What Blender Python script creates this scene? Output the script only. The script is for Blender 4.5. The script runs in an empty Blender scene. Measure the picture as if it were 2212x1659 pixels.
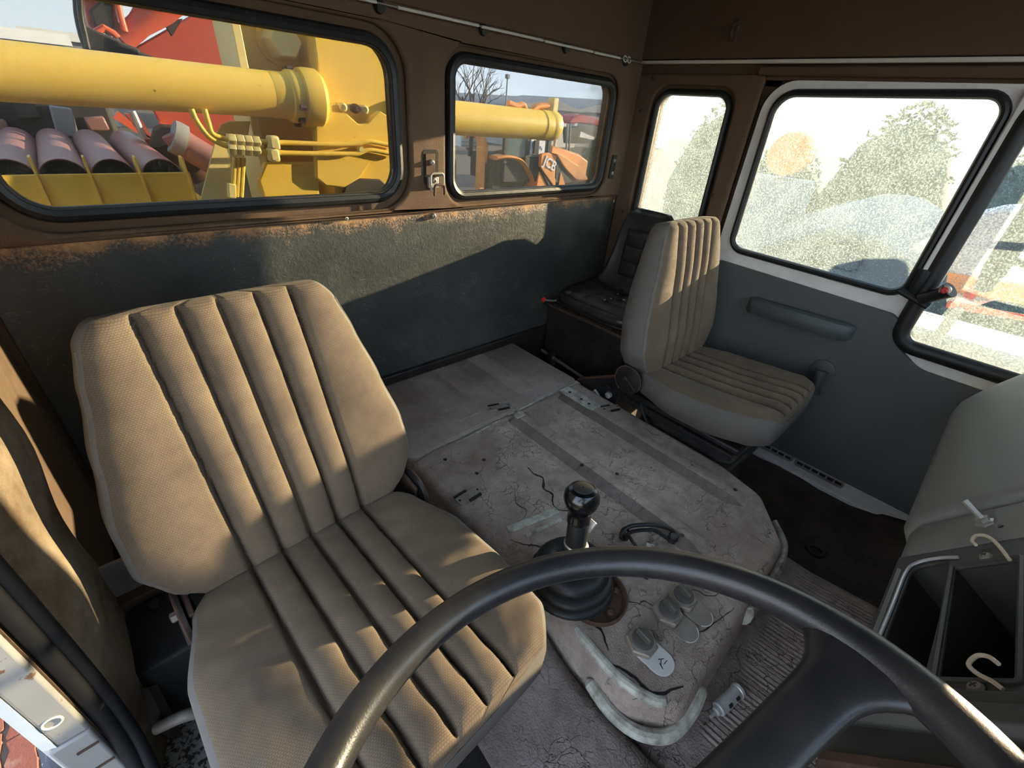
import bpy, bmesh, math, random
from mathutils import Vector, Matrix, Euler
random.seed(7)
SC = bpy.context.scene
COL = SC.collection

# ------------------------------------------------------------------ camera
CAM = Vector((0.0, -1.4, 1.22))
_y, _p, _r = math.radians(45.46), math.radians(-31.93), math.radians(5.055)
FWD = Vector((math.cos(_p)*math.cos(_y), math.cos(_p)*math.sin(_y), math.sin(_p)))
_rt = FWD.cross(Vector((0, 0, 1))).normalized(); _up = _rt.cross(FWD)
RGT = _rt*math.cos(_r) + _up*math.sin(_r); UPV = -_rt*math.sin(_r) + _up*math.cos(_r)
cd = bpy.data.cameras.new('camera'); cam = bpy.data.objects.new('camera', cd); COL.objects.link(cam)
cd.sensor_width = 36.0; cd.lens = 945.0/2212*36.0; cd.clip_start = 0.02; cd.clip_end = 500
m3 = Matrix((RGT, UPV, -FWD)).transposed()
cam.matrix_world = Matrix.Translation(CAM) @ m3.to_4x4()
SC.camera = cam

# ------------------------------------------------------------------ light
SUN_DIR = Vector((-1.0, 0.262, -0.183)).normalized()
sl = bpy.data.lights.new('sun', 'SUN'); sl.energy = 13.0; sl.angle = math.radians(0.53); sl.color = (1.0, 0.76, 0.48)
so = bpy.data.objects.new('sun', sl); COL.objects.link(so)
so.rotation_euler = SUN_DIR.to_track_quat('-Z', 'Y').to_euler(); so.location = (6, -3, 4)
w = bpy.data.worlds.new('sky'); SC.world = w; w.use_nodes = True
nt = w.node_tree; nt.nodes.clear()
def wn(t): return nt.nodes.new(t)
out = wn('ShaderNodeOutputWorld'); bg = wn('ShaderNodeBackground'); tc = wn('ShaderNodeTexCoord')
sep = wn('ShaderNodeSeparateXYZ'); nt.links.new(tc.outputs['Generated'], sep.inputs[0])
rmp = wn('ShaderNodeValToRGB'); nt.links.new(sep.outputs['Z'], rmp.inputs[0])
e = rmp.color_ramp.elements; e[0].position = 0.0; e[0].color = (0.80, 0.86, 0.92, 1); e[1].position = 0.7; e[1].color = (0.33, 0.52, 0.82, 1)
mp = wn('ShaderNodeMapping'); mp.inputs['Scale'].default_value = (1, 1, 3.5); nt.links.new(tc.outputs['Generated'], mp.inputs[0])
ns = wn('ShaderNodeTexNoise'); ns.inputs['Scale'].default_value = 3.0; ns.inputs['Detail'].default_value = 6; nt.links.new(mp.outputs[0], ns.inputs['Vector'])
r2 = wn('ShaderNodeValToRGB'); nt.links.new(ns.outputs['Fac'], r2.inputs[0]); r2.color_ramp.elements[0].position = 0.45; r2.color_ramp.elements[1].position = 0.68
mx = wn('ShaderNodeMix'); mx.data_type = 'RGBA'; nt.links.new(r2.outputs[0], mx.inputs['Factor']); nt.links.new(rmp.outputs[0], mx.inputs['A']); mx.inputs['B'].default_value = (0.92, 0.93, 0.95, 1)
nt.links.new(mx.outputs['Result'], bg.inputs['Color']); bg.inputs['Strength'].default_value = 1.45; nt.links.new(bg.outputs[0], out.inputs[0])
SC.view_settings.view_transform = 'Standard'; SC.view_settings.look = 'None'; SC.view_settings.gamma = 1.0
SC.view_settings.use_curve_mapping = False; SC.view_settings.exposure = 1.6
try:
    SC.cycles.max_bounces = 8; SC.cycles.diffuse_bounces = 5; SC.cycles.glossy_bounces = 2; SC.cycles.transparent_max_bounces = 8
    SC.cycles.use_adaptive_sampling = True; SC.cycles.adaptive_threshold = 0.2; SC.cycles.adaptive_min_samples = 12
    SC.cycles.sample_clamp_indirect = 6.0; SC.cycles.use_denoising = True
except Exception: pass

# ------------------------------------------------------------------ helpers: materials
MATS = {}
def newmat(name):
    m = bpy.data.materials.new(name); m.use_nodes = True; m.node_tree.nodes.clear(); MATS[name] = m
    return m
class G:
    """small node-graph helper"""
    def __init__(s, name):
        s.m = newmat(name); s.t = s.m.node_tree; s.n = s.t.nodes; s.l = s.t.links
        s.tc = s.n.new('ShaderNodeTexCoord')
        s.geo = s.n.new('ShaderNodeNewGeometry')
        s.pos = s.geo.outputs['Position']
    def lk(s, a, b): s.l.new(a, b)
    def setin(s, node, key, v):
        if isinstance(v, bpy.types.NodeSocket): s.lk(v, node.inputs[key])
        else: node.inputs[key].default_value = v
    def mapping(s, vec, scale=(1, 1, 1), rot=(0, 0, 0), loc=(0, 0, 0)):
        n = s.n.new('ShaderNodeMapping'); s.lk(vec, n.inputs[0]); n.inputs['Scale'].default_value = scale
        n.inputs['Rotation'].default_value = rot; n.inputs['Location'].default_value = loc; return n.outputs[0]
    def noise(s, scale, detail=4, rough=.6, vec=None, dist=0):
        n = s.n.new('ShaderNodeTexNoise'); s.lk(vec or s.pos, n.inputs['Vector']); n.inputs['Scale'].default_value = scale
        n.inputs['Detail'].default_value = detail; n.inputs['Roughness'].default_value = rough; n.inputs['Distortion'].default_value = dist
        return n.outputs['Fac']
    def voro(s, scale, feature='F1', vec=None, rand=1.0):
        n = s.n.new('ShaderNodeTexVoronoi'); n.feature = feature; s.lk(vec or s.pos, n.inputs['Vector']); n.inputs['Scale'].default_value = scale
        n.inputs['Randomness'].default_value = rand
        return n.outputs['Distance']
    def ramp(s, fac, stops):
        n = s.n.new('ShaderNodeValToRGB'); s.lk(fac, n.inputs[0]); el = n.color_ramp.elements
        while len(el) < len(stops): el.new(0.5)
        for k, (p, c) in enumerate(stops):
            el[k].position = p
            el[k].color = (c, c, c, 1) if isinstance(c, (int, float)) else (c[0], c[1], c[2], 1)
        return n.outputs[0]
    def mix(s, fac, a, b):
        n = s.n.new('ShaderNodeMix'); n.data_type = 'RGBA'
        s.setin(n, 'Factor', fac)
        for k, v in (('A', a), ('B', b)):
            if isinstance(v, bpy.types.NodeSocket): s.lk(v, n.inputs[k])
            else: n.inputs[k].default_value = (v[0], v[1], v[2], 1)
        return n.outputs['Result']
    def math(s, op, a, b=0.0, c=None):
        n = s.n.new('ShaderNodeMath'); n.operation = op
        for k, v in ((0, a), (1, b), (2, c)):
            if v is None: continue
            if isinstance(v, bpy.types.NodeSocket): s.lk(v, n.inputs[k])
            else: n.inputs[k].default_value = v
        return n.outputs[0]
    def xyz(s, vec=None):
        n = s.n.new('ShaderNodeSeparateXYZ'); s.lk(vec or s.pos, n.inputs[0]); return n.outputs
    def comb(s, x, y, z):
        n = s.n.new('ShaderNodeCombineXYZ')
        for k, v in ((0, x), (1, y), (2, z)): s.setin(n, k, v)
        return n.outputs[0]
    def bump(s, h, strength=.3, dist=.002, nrm=None):
        n = s.n.new('ShaderNodeBump'); s.lk(h, n.inputs['Height']); n.inputs['Strength'].default_value = strength; n.inputs['Distance'].default_value = dist
        if nrm is not None: s.lk(nrm, n.inputs['Normal'])
        return n.outputs[0]
    def out(s, col, rough=.6, metal=0.0, nrm=None, spec=.4, extra=None):
        b = s.n.new('ShaderNodeBsdfPrincipled')
        if isinstance(col, bpy.types.NodeSocket): s.lk(col, b.inputs['Base Color'])
        else: b.inputs['Base Color'].default_value = (col[0], col[1], col[2], 1)
        s.setin(b, 'Roughness', rough); s.setin(b, 'Metallic', metal)
        b.inputs['Specular IOR Level'].default_value = spec
        if nrm is not None: s.lk(nrm, b.inputs['Normal'])
        o = s.n.new('ShaderNodeOutputMaterial'); s.lk(b.outputs[0], o.inputs[0]); s.b = b
        return s.m
def plain(name, col, rough=.6, metal=0.0, var=.25, vscale=14, bump=0.0, bscale=300, spec=.4, dirt=None, dirt_amt=.5, dscale=9):
    g = G(name)
    n = g.noise(vscale, 5)
    c = g.mix(n, [x*(1-var) for x in col], [min(1, x*(1+var)) for x in col])
    if dirt:
        d = g.ramp(g.noise(dscale, 6, .65), [(.5-.1, 0), (.72, 1)])
        c = g.mix(g.math('MULTIPLY', d, dirt_amt), c, dirt)
    nr = g.bump(g.noise(bscale, 3), bump, .002) if bump else None
    return g.out(c, rough, metal, nr, spec)

# ------------------------------------------------------------------ helpers: meshes
class MB:
    def __init__(s): s.v = []; s.f = []
    def add(s, vs, fs):
        o = len(s.v); s.v += [tuple(x) for x in vs]; s.f += [tuple(i+o for i in q) for q in fs]; return s
    def box(s, c, d, rot=None):
        c = Vector(c); hx, hy, hz = d[0]/2, d[1]/2, d[2]/2
        vs = [Vector((x*hx, y*hy, z*hz)) for x in (-1, 1) for y in (-1, 1) for z in (-1, 1)]
        if rot is not None:
            R = rot if isinstance(rot, Matrix) else Euler(rot).to_matrix()
            vs = [R @ q for q in vs]
        return s.add([c+q for q in vs], [(0, 1, 3, 2), (4, 6, 7, 5), (0, 4, 5, 1), (2, 3, 7, 6), (0, 2, 6, 4), (1, 5, 7, 3)])
    def b2(s, a, b): # box by two corners
        return s.box([(a[i]+b[i])/2 for i in range(3)], [abs(b[i]-a[i]) for i in range(3)])
    def ring(s, rings, close=True, caps=True):
        """loft closed rings"""
        o = len(s.v); n = len(rings[0]); m = len(rings)
        for r in rings: s.v += [tuple(p) for p in r]
        for i in range(m-1):
            for j in range(n if close else n-1):
                k = (j+1) % n
                s.f.append((o+i*n+j, o+i*n+k, o+(i+1)*n+k, o+(i+1)*n+j))
        if caps and close:
            s.f.append(tuple(o+j for j in reversed(range(n)))); s.f.append(tuple(o+(m-1)*n+j for j in range(n)))
        return s
    def tube(s, path, r, n=10, closed=False, caps=True, up=None, sq=None):
        P = [Vector(p) for p in path]; m = len(P); rings = []; N = None
        for i in range(m):
            if closed: T = P[(i+1) % m]-P[(i-1) % m]
            else: T = P[min(i+1, m-1)]-P[max(i-1, 0)]
            T.normalize()
            if N is None:
                a = Vector(up) if up else (Vector((0, 0, 1)) if abs(T.z) < .9 else Vector((1, 0, 0)))
                N = (a-T*a.dot(T)).normalized()
            else: N = (N-T*N.dot(T)).normalized()
            if up is not None:
                a = Vector(up); q = a-T*a.dot(T)
                if q.length > .05: N = q.normalized()
            B = T.cross(N); rr = r[i] if isinstance(r, (list, tuple)) else r
            ra, rb = (rr, rr) if sq is None else sq
            rings.append([P[i]+N*ra*math.cos(2*math.pi*k/n)+B*rb*math.sin(2*math.pi*k/n) for k in range(n)])
        if closed: rings.append(rings[0])
        return s.ring(rings, caps=caps and not closed)
    def lathe(s, prof, org, axis=(0, 0, 1), n=28, caps=True):
        A = Vector(axis).normalized(); a = Vector((1, 0, 0)) if abs(A.x) < .9 else Vector((0, 1, 0))
        U = (a-A*a.dot(A)).normalized(); V = A.cross(U); O = Vector(org)
        return s.ring([[O+A*h+(U*math.cos(2*math.pi*k/n)+V*math.sin(2*math.pi*k/n))*max(r, 1e-4) for k in range(n)] for r, h in prof], caps=caps)
    def prism(s, poly, thick):
        """poly: list of 3D points (planar), extruded by vector thick"""
        t = Vector(thick); return s.ring([[Vector(p) for p in poly], [Vector(p)+t for p in poly]])
    def grid(s, P):
        o = len(s.v); m = len(P); n = len(P[0])
        for r in P: s.v += [tuple(q) for q in r]
        for i in range(m-1):
            for j in range(n-1): s.f.append((o+i*n+j, o+i*n+j+1, o+(i+1)*n+j+1, o+(i+1)*n+j))
        return s
    def build(s, name, mat, parent=None, smooth=True, bevel=0, seg=2, ang=35, solid=0, sub=0):
        off = OFF.get(parent.name, Vector()) if parent else Vector()
        me = bpy.data.meshes.new(name); me.from_pydata([tuple(Vector(q)-off) for q in s.v], [], s.f)
        return finish(me, name, mat, parent, smooth, bevel, seg, ang, solid, sub)
OFF = {}
def finish(me, name, mat, parent=None, smooth=True, bevel=0, seg=2, ang=35, solid=0, sub=0):
    bm = bmesh.new(); bm.from_mesh(me); bmesh.ops.recalc_face_normals(bm, faces=bm.faces[:]); bm.to_mesh(me); bm.free()
    o = bpy.data.objects.new(name, me); COL.objects.link(o)
    me.materials.append(MATS[mat] if isinstance(mat, str) else mat)
    if parent: o.parent = parent; OFF[o.name] = OFF.get(parent.name, Vector())
    if smooth:
        for p in me.polygons: p.use_smooth = True
        try: me.set_sharp_from_angle(angle=math.radians(ang))
        except Exception: pass
    if solid:
        md = o.modifiers.new('solid', 'SOLIDIFY'); md.thickness = solid; md.offset = 0
    if bevel:
        md = o.modifiers.new('bevel', 'BEVEL'); md.width = bevel; md.segments = seg; md.limit_method = 'ANGLE'; md.angle_limit = math.radians(40)
        md.harden_normals = False
    if sub:
        md = o.modifiers.new('sub', 'SUBSURF'); md.levels = sub; md.render_levels = sub
    return o
def thing(name, label, cat, loc=(0, 0, 0), group=None):
    o = bpy.data.objects.new(name, None); COL.objects.link(o); o.location = loc; o.empty_display_size = .05
    o['label'] = label; o['category'] = cat
    if group: o['group'] = group
    OFF[o.name] = Vector(loc); return o
def tag(o, label, cat, group=None, kind=None):
    o['label'] = label; o['category'] = cat
    if group: o['group'] = group
    if kind: o['kind'] = kind
    return o
def struct(o, label=None):
    o['kind'] = 'structure'
    if label: o['label'] = label
    return o
def sroot(name, label, loc=(0, 0, 0)):
    o = bpy.data.objects.new(name, None); COL.objects.link(o); o.location = loc; OFF[o.name] = Vector(loc)
    o['kind'] = 'structure'; o['label'] = label; return o
def rpoly(pts, rad, n=6):
    """2D rounded polygon"""
    out = []; m = len(pts)
    for i in range(m):
        a, b, c = Vector(pts[i-1]), Vector(pts[i]), Vector(pts[(i+1) % m]); r = rad[i] if isinstance(rad, (list, tuple)) else rad
        if r <= 0: out.append((b.x, b.y)); continue
        u = (a-b); v = (c-b); lu, lv = u.length, v.length; u.normalize(); v.normalize()
        th = math.acos(max(-1, min(1, u.dot(v)))); t = min(r/math.tan(th/2), lu*.49, lv*.49); rr = t*math.tan(th/2)
        bis = (u+v).normalized(); cc = b+bis*(rr/math.sin(th/2))
        p0 = b+u*t; p1 = b+v*t; a0 = math.atan2(p0.y-cc.y, p0.x-cc.x); a1 = math.atan2(p1.y-cc.y, p1.x-cc.x); d = a1-a0
        while d > math.pi: d -= 2*math.pi
        while d < -math.pi: d += 2*math.pi
        for k in range(n+1): out.append((cc.x+rr*math.cos(a0+d*k/n), cc.y+rr*math.sin(a0+d*k/n)))
    return out
def rrect(x0, x1, z0, z1, r, n=6): return rpoly([(x0, z0), (x1, z0), (x1, z1), (x0, z1)], r, n)
def plate(name, outer, holes, mapf, thick, mat, parent=None, bevel=0, seg=3):
    """flat plate with holes: 2D loops mapped by mapf(u,v,0/1)"""
    bm = bmesh.new(); off = OFF.get(parent.name, Vector()) if parent else Vector()
    eds = []
    for loop in [outer]+holes:
        vs = [bm.verts.new((p[0], p[1], 0)) for p in loop]
        for i in range(len(vs)): eds.append(bm.edges.new((vs[i], vs[(i+1) % len(vs)])))
    bmesh.ops.triangle_fill(bm, use_beauty=True, use_dissolve=False, edges=eds)
    fs = bm.faces[:]
    r = bmesh.ops.extrude_face_region(bm, geom=fs)
    for q in r['geom']:
        if isinstance(q, bmesh.types.BMVert): q.co.z = 1
    for q in bm.verts: q.co = Vector(mapf(q.co.x, q.co.y, q.co.z*thick))-off
    me = bpy.data.meshes.new(name); bm.to_mesh(me); bm.free()
    return finish(me, name, mat, parent, True, bevel, seg, 30)
def sstep(a, b, x):
    t = max(0, min(1, (x-a)/(b-a))); return t*t*(3-2*t)
def lerp_tab(tab, v):
    for (a, x), (b, y) in zip(tab, tab[1:]):
        if v <= b:
            t = (v-a)/(b-a); t = t*t*(3-2*t)*.5+t*.5; return x+(y-x)*t
    return tab[-1][1]
def arc(c, u, v, r, a0, a1, n):
    c, u, v = Vector(c), Vector(u), Vector(v)
    return [c+u*r*math.cos(math.radians(a0+(a1-a0)*k/n))+v*r*math.sin(math.radians(a0+(a1-a0)*k/n)) for k in range(n+1)]
def spline(pts, n=8):
    P = [Vector(p) for p in pts]; P = [P[0]*2-P[1]]+P+[P[-1]*2-P[-2]]; o = []
    for i in range(1, len(P)-2):
        a, b, c, d = P[i-1:i+3]
        for k in range(n):
            t = k/n; o.append(.5*((2*b)+(c-a)*t+(2*a-5*b+4*c-d)*t*t+(3*b-a-3*c+d)*t**3))
    o.append(P[-2]); return o

# ------------------------------------------------------------------ materials
def build_materials():
    # brown needle-felt carpet
    g = G('carpet'); n = g.noise(5, 5, .6); f = g.noise(420, 2, .7)
    c = g.mix(n, (.115, .072, .046), (.19, .125, .082)); c = g.mix(g.math('MULTIPLY', f, .55), c, (.05, .03, .02))
    st = g.ramp(g.noise(2.3, 4), [(.5, 0), (.75, 1)]); c = g.mix(g.math('MULTIPLY', st, .35), c, (.26, .20, .14))
    g.out(c, .95, 0, g.bump(f, .8, .003), .15)
    # headliner (finer, darker)
    g = G('headliner'); n = g.noise(3, 5); f = g.noise(300, 2)
    c = g.mix(n, (.075, .047, .030), (.12, .078, .05)); g.out(c, .9, 0, g.bump(f, .4, .002), .2)
    # tan carpet of the driver-side pillar
    g = G('pillar_carpet'); n = g.noise(7, 6, .65); f = g.noise(420, 2, .7)
    c = g.mix(g.ramp(n, [(.35, 0), (.68, 1)]), (.13, .085, .05), (.33, .26, .185)); c = g.mix(g.math('MULTIPLY', f, .4), c, (.07, .05, .03))
    g.out(c, .95, 0, g.bump(f, .8, .003), .15)
    # black painted panel, rusting along its top edge
    g = G('black_panel'); z = g.xyz()[2]; x = g.xyz()[0]
    n = g.noise(6, 6, .65); base = g.mix(n, (.014, .017, .018), (.055, .059, .056))
    base = g.mix(g.math('MULTIPLY', g.ramp(g.noise(2.0, 5, .6), [(.45, 0), (.7, 1)]), .5), base, (.13, .13, .118))
    hz = g.math('MULTIPLY_ADD', g.noise(9, 5, .7), .16, z)      # ragged height
    near = g.ramp(hz, [(.93, 0), (.985, 1)])
    fine = g.ramp(g.noise(130, 3, .75), [(.47, 0), (.56, 1)])
    rmask = g.math('MULTIPLY', near, fine)
    rust = g.mix(g.noise(24, 5), (.36, .13, .03), (.50, .31, .15))
    solid = g.ramp(hz, [(.955, 0), (.985, 1)])
    rmask = g.math('MAXIMUM', rmask, g.math('MULTIPLY', solid, .9))
    c = g.mix(rmask, base, rust)
    spk = g.ramp(g.voro(95), [(.07, 1), (.12, 0)]); spm = g.math('MULTIPLY', spk, g.ramp(g.noise(7, 4), [(.5, 0), (.6, 1)]))
    c = g.mix(g.math('MULTIPLY', spm, .8), c, (.36, .31, .24))
    sv = g.mapping(g.pos, (3, 3, 34), (0, .5, 0)); scr = g.ramp(g.voro(9, 'DISTANCE_TO_EDGE', sv), [(.0, 1), (.014, 0)])
    scm = g.math('MULTIPLY', scr, g.ramp(g.noise(9, 4, .7), [(.55, 0), (.62, 1)]))
    c = g.mix(g.math('MULTIPLY', scm, .7), c, (.5, .47, .4))
    g.out(c, .5, 0, g.bump(g.math('ADD', g.noise(75, 4, .7), rmask), .45, .004), .4)
    # worn taupe vinyl of the engine cover
    def vinyl(name, c0, c1, crack=1.0, grain=240):
        g = G(name)
        n = g.noise(4.5, 7, .62); c = g.mix(g.ramp(n, [(.3, 0), (.72, 1)]), c0, c1)
        c = g.mix(g.math('MULTIPLY', g.ramp(g.noise(16, 6, .75), [(.46, 0), (.70, 1)]), .6), c, [x*.55 for x in c0])
        wob = g.n.new('ShaderNodeTexNoise'); wob.inputs['Scale'].default_value = 14; wob.inputs['Detail'].default_value = 4; g.lk(g.pos, wob.inputs['Vector'])
        vm = g.n.new('ShaderNodeVectorMath'); vm.operation = 'MULTIPLY_ADD'; g.lk(wob.outputs['Color'], vm.inputs[0]); vm.inputs[1].default_value = (.09, .09, .09); g.lk(g.pos, vm.inputs[2])
        v1 = g.ramp(g.voro(9, 'DISTANCE_TO_EDGE', vm.outputs[0]), [(0, 1), (.012, 0)])
        v2 = g.ramp(g.voro(34, 'DISTANCE_TO_EDGE', vm.outputs[0]), [(0, 1), (.045, 0)])
        k1 = g.ramp(g.noise(7.3, 5, .7, dist=.6), [(.50, 0), (.60, 1)]); k2 = g.ramp(g.noise(9.1, 5, .7, dist=.5), [(.52, 0), (.64, 1)])
        ck = g.math('MAXIMUM', g.math('MULTIPLY', v1, k1), g.math('MULTIPLY', v2, k2))
        ck = g.math('MULTIPLY', ck, crack)
        c = g.mix(g.math('MULTIPLY', ck, .85), c, (.028, .02, .015))
        gr = g.voro(grain, 'F1')
        h = g.math('SUBTRACT', g.math('MULTIPLY', gr, .5), g.math('MULTIPLY', ck, 2.5))
        g.out(c, .68, 0, g.bump(h, .8, .003), .35)
    vinyl('vinyl', (.225, .168, .136), (.50, .422, .37), .8)
    vinyl('vinyl_shade_dirt', (.135, .105, .092), (.24, .198, .178), .3)  # rib flanks: shade and dirt mixed into a darker vinyl
    vinyl('vinyl_smooth', (.145, .112, .096), (.25, .205, .183), .35)
    vinyl('mat_rubber', (.165, .125, .108), (.30, .245, .218), .7)
    # rear felt cover
    g = G('felt'); n = g.noise(4, 6, .65); c = g.mix(g.ramp(n, [(.3, 0), (.7, 1)]), (.22, .178, .152), (.39, .33, .295))
    c = g.mix(g.math('MULTIPLY', g.ramp(g.noise(40, 4, .7), [(.5, 0), (.7, 1)]), .3), c, (.10, .085, .075))
    g.out(c, .9, 0, g.bump(g.noise(300, 2), .3, .002), .2)
    # seat fabrics: woven blocks
    def fabric(name, back, c0=(.112, .083, .058), c1=(.178, .133, .089), side=False):
        g = G(name); o = g.xyz(g.tc.outputs['Object'])
        vec = g.comb(o[0], o[2] if back else o[1], 0.0)
        if side: vec = g.comb(o[1], o[2], 0.0)
        b = g.n.new('ShaderNodeTexBrick'); g.lk(vec, b.inputs['Vector']); b.inputs['Scale'].default_value = 1.0
        b.inputs['Brick Width'].default_value = .0046; b.inputs['Row Height'].default_value = .0032; b.inputs['Mortar Size'].default_value = .0006
        b.inputs['Mortar Smooth'].default_value = .4; b.inputs['Bias'].default_value = 0; b.offset = .5
        n = g.noise(7, 6, .6); c = g.mix(g.ramp(n, [(.3, 0), (.7, 1)]), c0, c1)
        st = g.ramp(g.noise(12, 5, .6), [(.62, 0), (.72, 1)]); c = g.mix(g.math('MULTIPLY', st, .3), c, (.14, .11, .085))
        c = g.mix(g.math('MULTIPLY', b.outputs['Fac'], .38), c, [x*.35 for x in c0])
        g.out(c, .92, 0, g.bump(g.math('SUBTRACT', 1.0, b.outputs['Fac']), .45, .0012, g.bump(g.noise(11, 3, .5), .22, .02)), .15)
        g.b.inputs['Sheen Weight'].default_value = .06; g.b.inputs['Sheen Roughness'].default_value = .5
    fabric('fabric_back', True); fabric('fabric_cushion', False)
    plain('fabric_side', (.14, .128, .115), .85, 0, .18, 8, .25, 350, .2)
    plain('fabric_side_tan', (.13, .105, .08), .9, 0, .2, 8, .25, 350, .2)
    # plastics, rubber, metal
    plain('rubber', (.012, .013, .014), .45, 0, .4, 10, .15, 200)
    plain('seal_rubber', (.010, .010, .011), .6, 0, .3, 10, .1, 200, .15)
    plain('switch_grey', (.10, .092, .082), .5, .2, .3, 30)
    plain('switch_brass', (.36, .31, .245), .45, .4, .3, 30, .1, 150, dirt=(.13, .10, .08), dirt_amt=.6)
    plain('rubber_dusty', (.028, .026, .024), .6, 0, .5, 12, .2, 200, dirt=(.13, .11, .09), dirt_amt=.4)
    plain('wheel_plastic', (.016, .016, .018), .32, 0, .3, 9, .12, 500, .5, dirt=(.10, .085, .065), dirt_amt=.25)
    plain('knob_black', (.006, .006, .007), .18, 0, .3, 8, 0, 0, .6)
    plain('black_metal', (.014, .014, .015), .5, .2, .4, 12, .2, 120, dirt=(.07, .055, .045), dirt_amt=.5)
    plain('void_black', (.010, .009, .008), .8, 0, .5, 9, .3, 60, dirt=(.05, .04, .032), dirt_amt=.5)
    plain('rusty_metal', (.10, .055, .035), .75, .2, .5, 20, .4, 90, dirt=(.03, .022, .02), dirt_amt=.7)
    plain('dusty_metal', (.30, .27, .24), .55, .4, .3, 20, .2, 120, dirt=(.14, .11, .09), dirt_amt=.6)
    plain('bare_metal', (.62, .62, .62), .35, .55, .2, 16, .1, 150)
    plain('steel', (.46, .44, .40), .4, .5, .3, 18, .1, 150, dirt=(.2, .16, .12), dirt_amt=.5)
    plain('cream_metal', (.50, .50, .43), .5, 0, .15, 30, .5, 90, dirt=(.10, .075, .055), dirt_amt=.95, dscale=32)
    plain('white_paint', (.70, .70, .67), .4, 0, .06, 6, .03, 200, .4, dirt=(.42, .41, .38), dirt_amt=.5)
    g = G('jamb_paint'); c = g.mix(g.noise(5, 5), (.20, .198, .192), (.27, .266, .258))
    rs = g.math('MULTIPLY', g.ramp(g.noise(26, 5, .6), [(.63, 0), (.66, 1)]), 1.0)
    c = g.mix(rs, c, (.13, .07, .045)); z = g.xyz()[2]
    lo = g.ramp(g.math('MULTIPLY_ADD', g.noise(14, 5, .7), .12, g.math('MULTIPLY', z, -1)), [(-.33+.06, 0), (-.27+.06, 1)])
    c = g.mix(g.math('MULTIPLY', g.ramp(g.noise(20, 6, .7), [(.44, 0), (.56, 1)]), g.math('MULTIPLY', lo, .85)), c, (.21, .095, .055))
    g.out(c, .45, 0, g.bump(rs, .2, .002))
    g = G('speckled_paint'); c = g.mix(g.noise(5, 5), (.24, .23, .21), (.32, .31, .28)); rs = g.ramp(g.noise(95, 5, .7), [(.50, 0), (.54, 1)])
    g.out(g.mix(rs, c, (.035, .028, .025)), .55, 0, g.bump(rs, .2, .002))
    g = G('door_card'); c = g.mix(g.noise(3, 5), (.068, .075, .075), (.092, .100, .100)); f = g.noise(380, 2)
    g.out(c, .55, 0, g.bump(f, .25, .0015), .4)
    plain('door_trim', (.06, .07, .072), .5, 0, .2, 8, .2, 350)
    plain('dash_grey', (.20, .195, .175), .55, 0, .12, 5, .15, 400, dirt=(.2, .19, .165), dirt_amt=.5)
    plain('dash_dark', (.055, .053, .048), .55, 0, .3, 12, .2, 250, dirt=(.10, .09, .075), dirt_amt=.4)
    plain('floor_black', (.034, .023, .019), .7, 0, .6, 9, .4, 80, dirt=(.12, .088, .068), dirt_amt=.8, dscale=7)
    plain('red_plastic', (.55, .04, .035), .35, 0, .1)
    plain('hook_cream', (.62, .50, .36), .45, 0, .15, 30)
    plain('sticker_white', (.55, .6, .6), .5, 0, .1); plain('sticker_blue', (.03, .10, .30), .5, 0, .1)
    plain('strip_white', (.55, .53, .47), .5, 0, .15, 30)
    plain('icon_white', (.6, .6, .58), .6, 0, .05)
    plain('tractor_vinyl', (.020, .021, .022), .38, 0, .4, 9, .2, 260, .5, dirt=(.10, .085, .07), dirt_amt=.35)
    plain('tractor_seat_top', (.085, .07, .06), .6, 0, .4, 12, .3, 200, dirt=(.03, .027, .025), dirt_amt=.6)
    plain('foam', (.55, .52, .45), .9, 0, .1)
    # exterior
    def paint(name, c0, c1, chips=(.08, .05, .03), amt=.8, rough=.45):
        g = G(name); c = g.mix(g.noise(2.2, 5), c0, c1)
        ch = g.ramp(g.voro(16), [(.05, 1), (.085, 0)]); ch = g.math('MULTIPLY', ch, g.ramp(g.noise(3, 3), [(.52, 0), (.6, 1)]))
        c = g.mix(g.math('MULTIPLY', ch, amt), c, chips)
        g.out(c, rough, 0, g.bump(g.noise(60, 4), .15, .003), .4)
    paint('yellow_paint', (.78, .50, .045), (.90, .66, .12))
    paint('yellow_pale', (.72, .60, .22), (.80, .68, .30))  # paler yellow; paints the shade of the side and slant plates
    paint('red_paint', (.42, .060, .035), (.50, .10, .06))
    paint('red_bright', (.72, .10, .04), (.78, .15, .07))
    paint('maroon_paint', (.24, .105, .10), (.32, .17, .16))
    paint('orange_paint', (.72, .26, .05), (.80, .34, .09), rough=.5)
    plain('ext_dark', (.03, .03, .032), .7, 0, .4, 5)
    plain('ext_grey', (.25, .26, .27), .7, 0, .3, 1.5)
    plain('ext_white', (.75, .75, .73), .6, 0, .08, 1)
    plain('ext_roof', (.20, .21, .23), .8, 0, .2, .5)
    plain('ext_wall', (.52, .49, .45), .8, 0, .2, .5)
    plain('ext_green', (.055, .085, .035), .9, 0, .5, 6)
    plain('mirror_grey', (.05, .055, .06), .5, 0, .2, 6)
    plain('car_paint', (.09, .10, .105), .5, 0, .15, 2)
    plain('ext_hedge', (.045, .058, .035), .9, 0, .5, 6)
    plain('ext_bark', (.13, .10, .08), .9, 0, .3, 6)
    plain('ext_glass', (.12, .17, .17), .1, 0, .3, 1.5, spec=.6)
    g = G('mudguard_paint'); sc_ = g.ramp(g.noise(40, 5, .7, g.mapping(g.pos, (1, 3, 1))), [(.6, 0), (.64, 1)]); g.out(g.mix(sc_, (.055, .06, .075), (.45, .45, .45)), .5, 0)
    plain('tyre', (.03, .028, .026), .85, 0, .4, 8, .3, 40, dirt=(.15, .11, .08), dirt_amt=.6)
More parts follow.
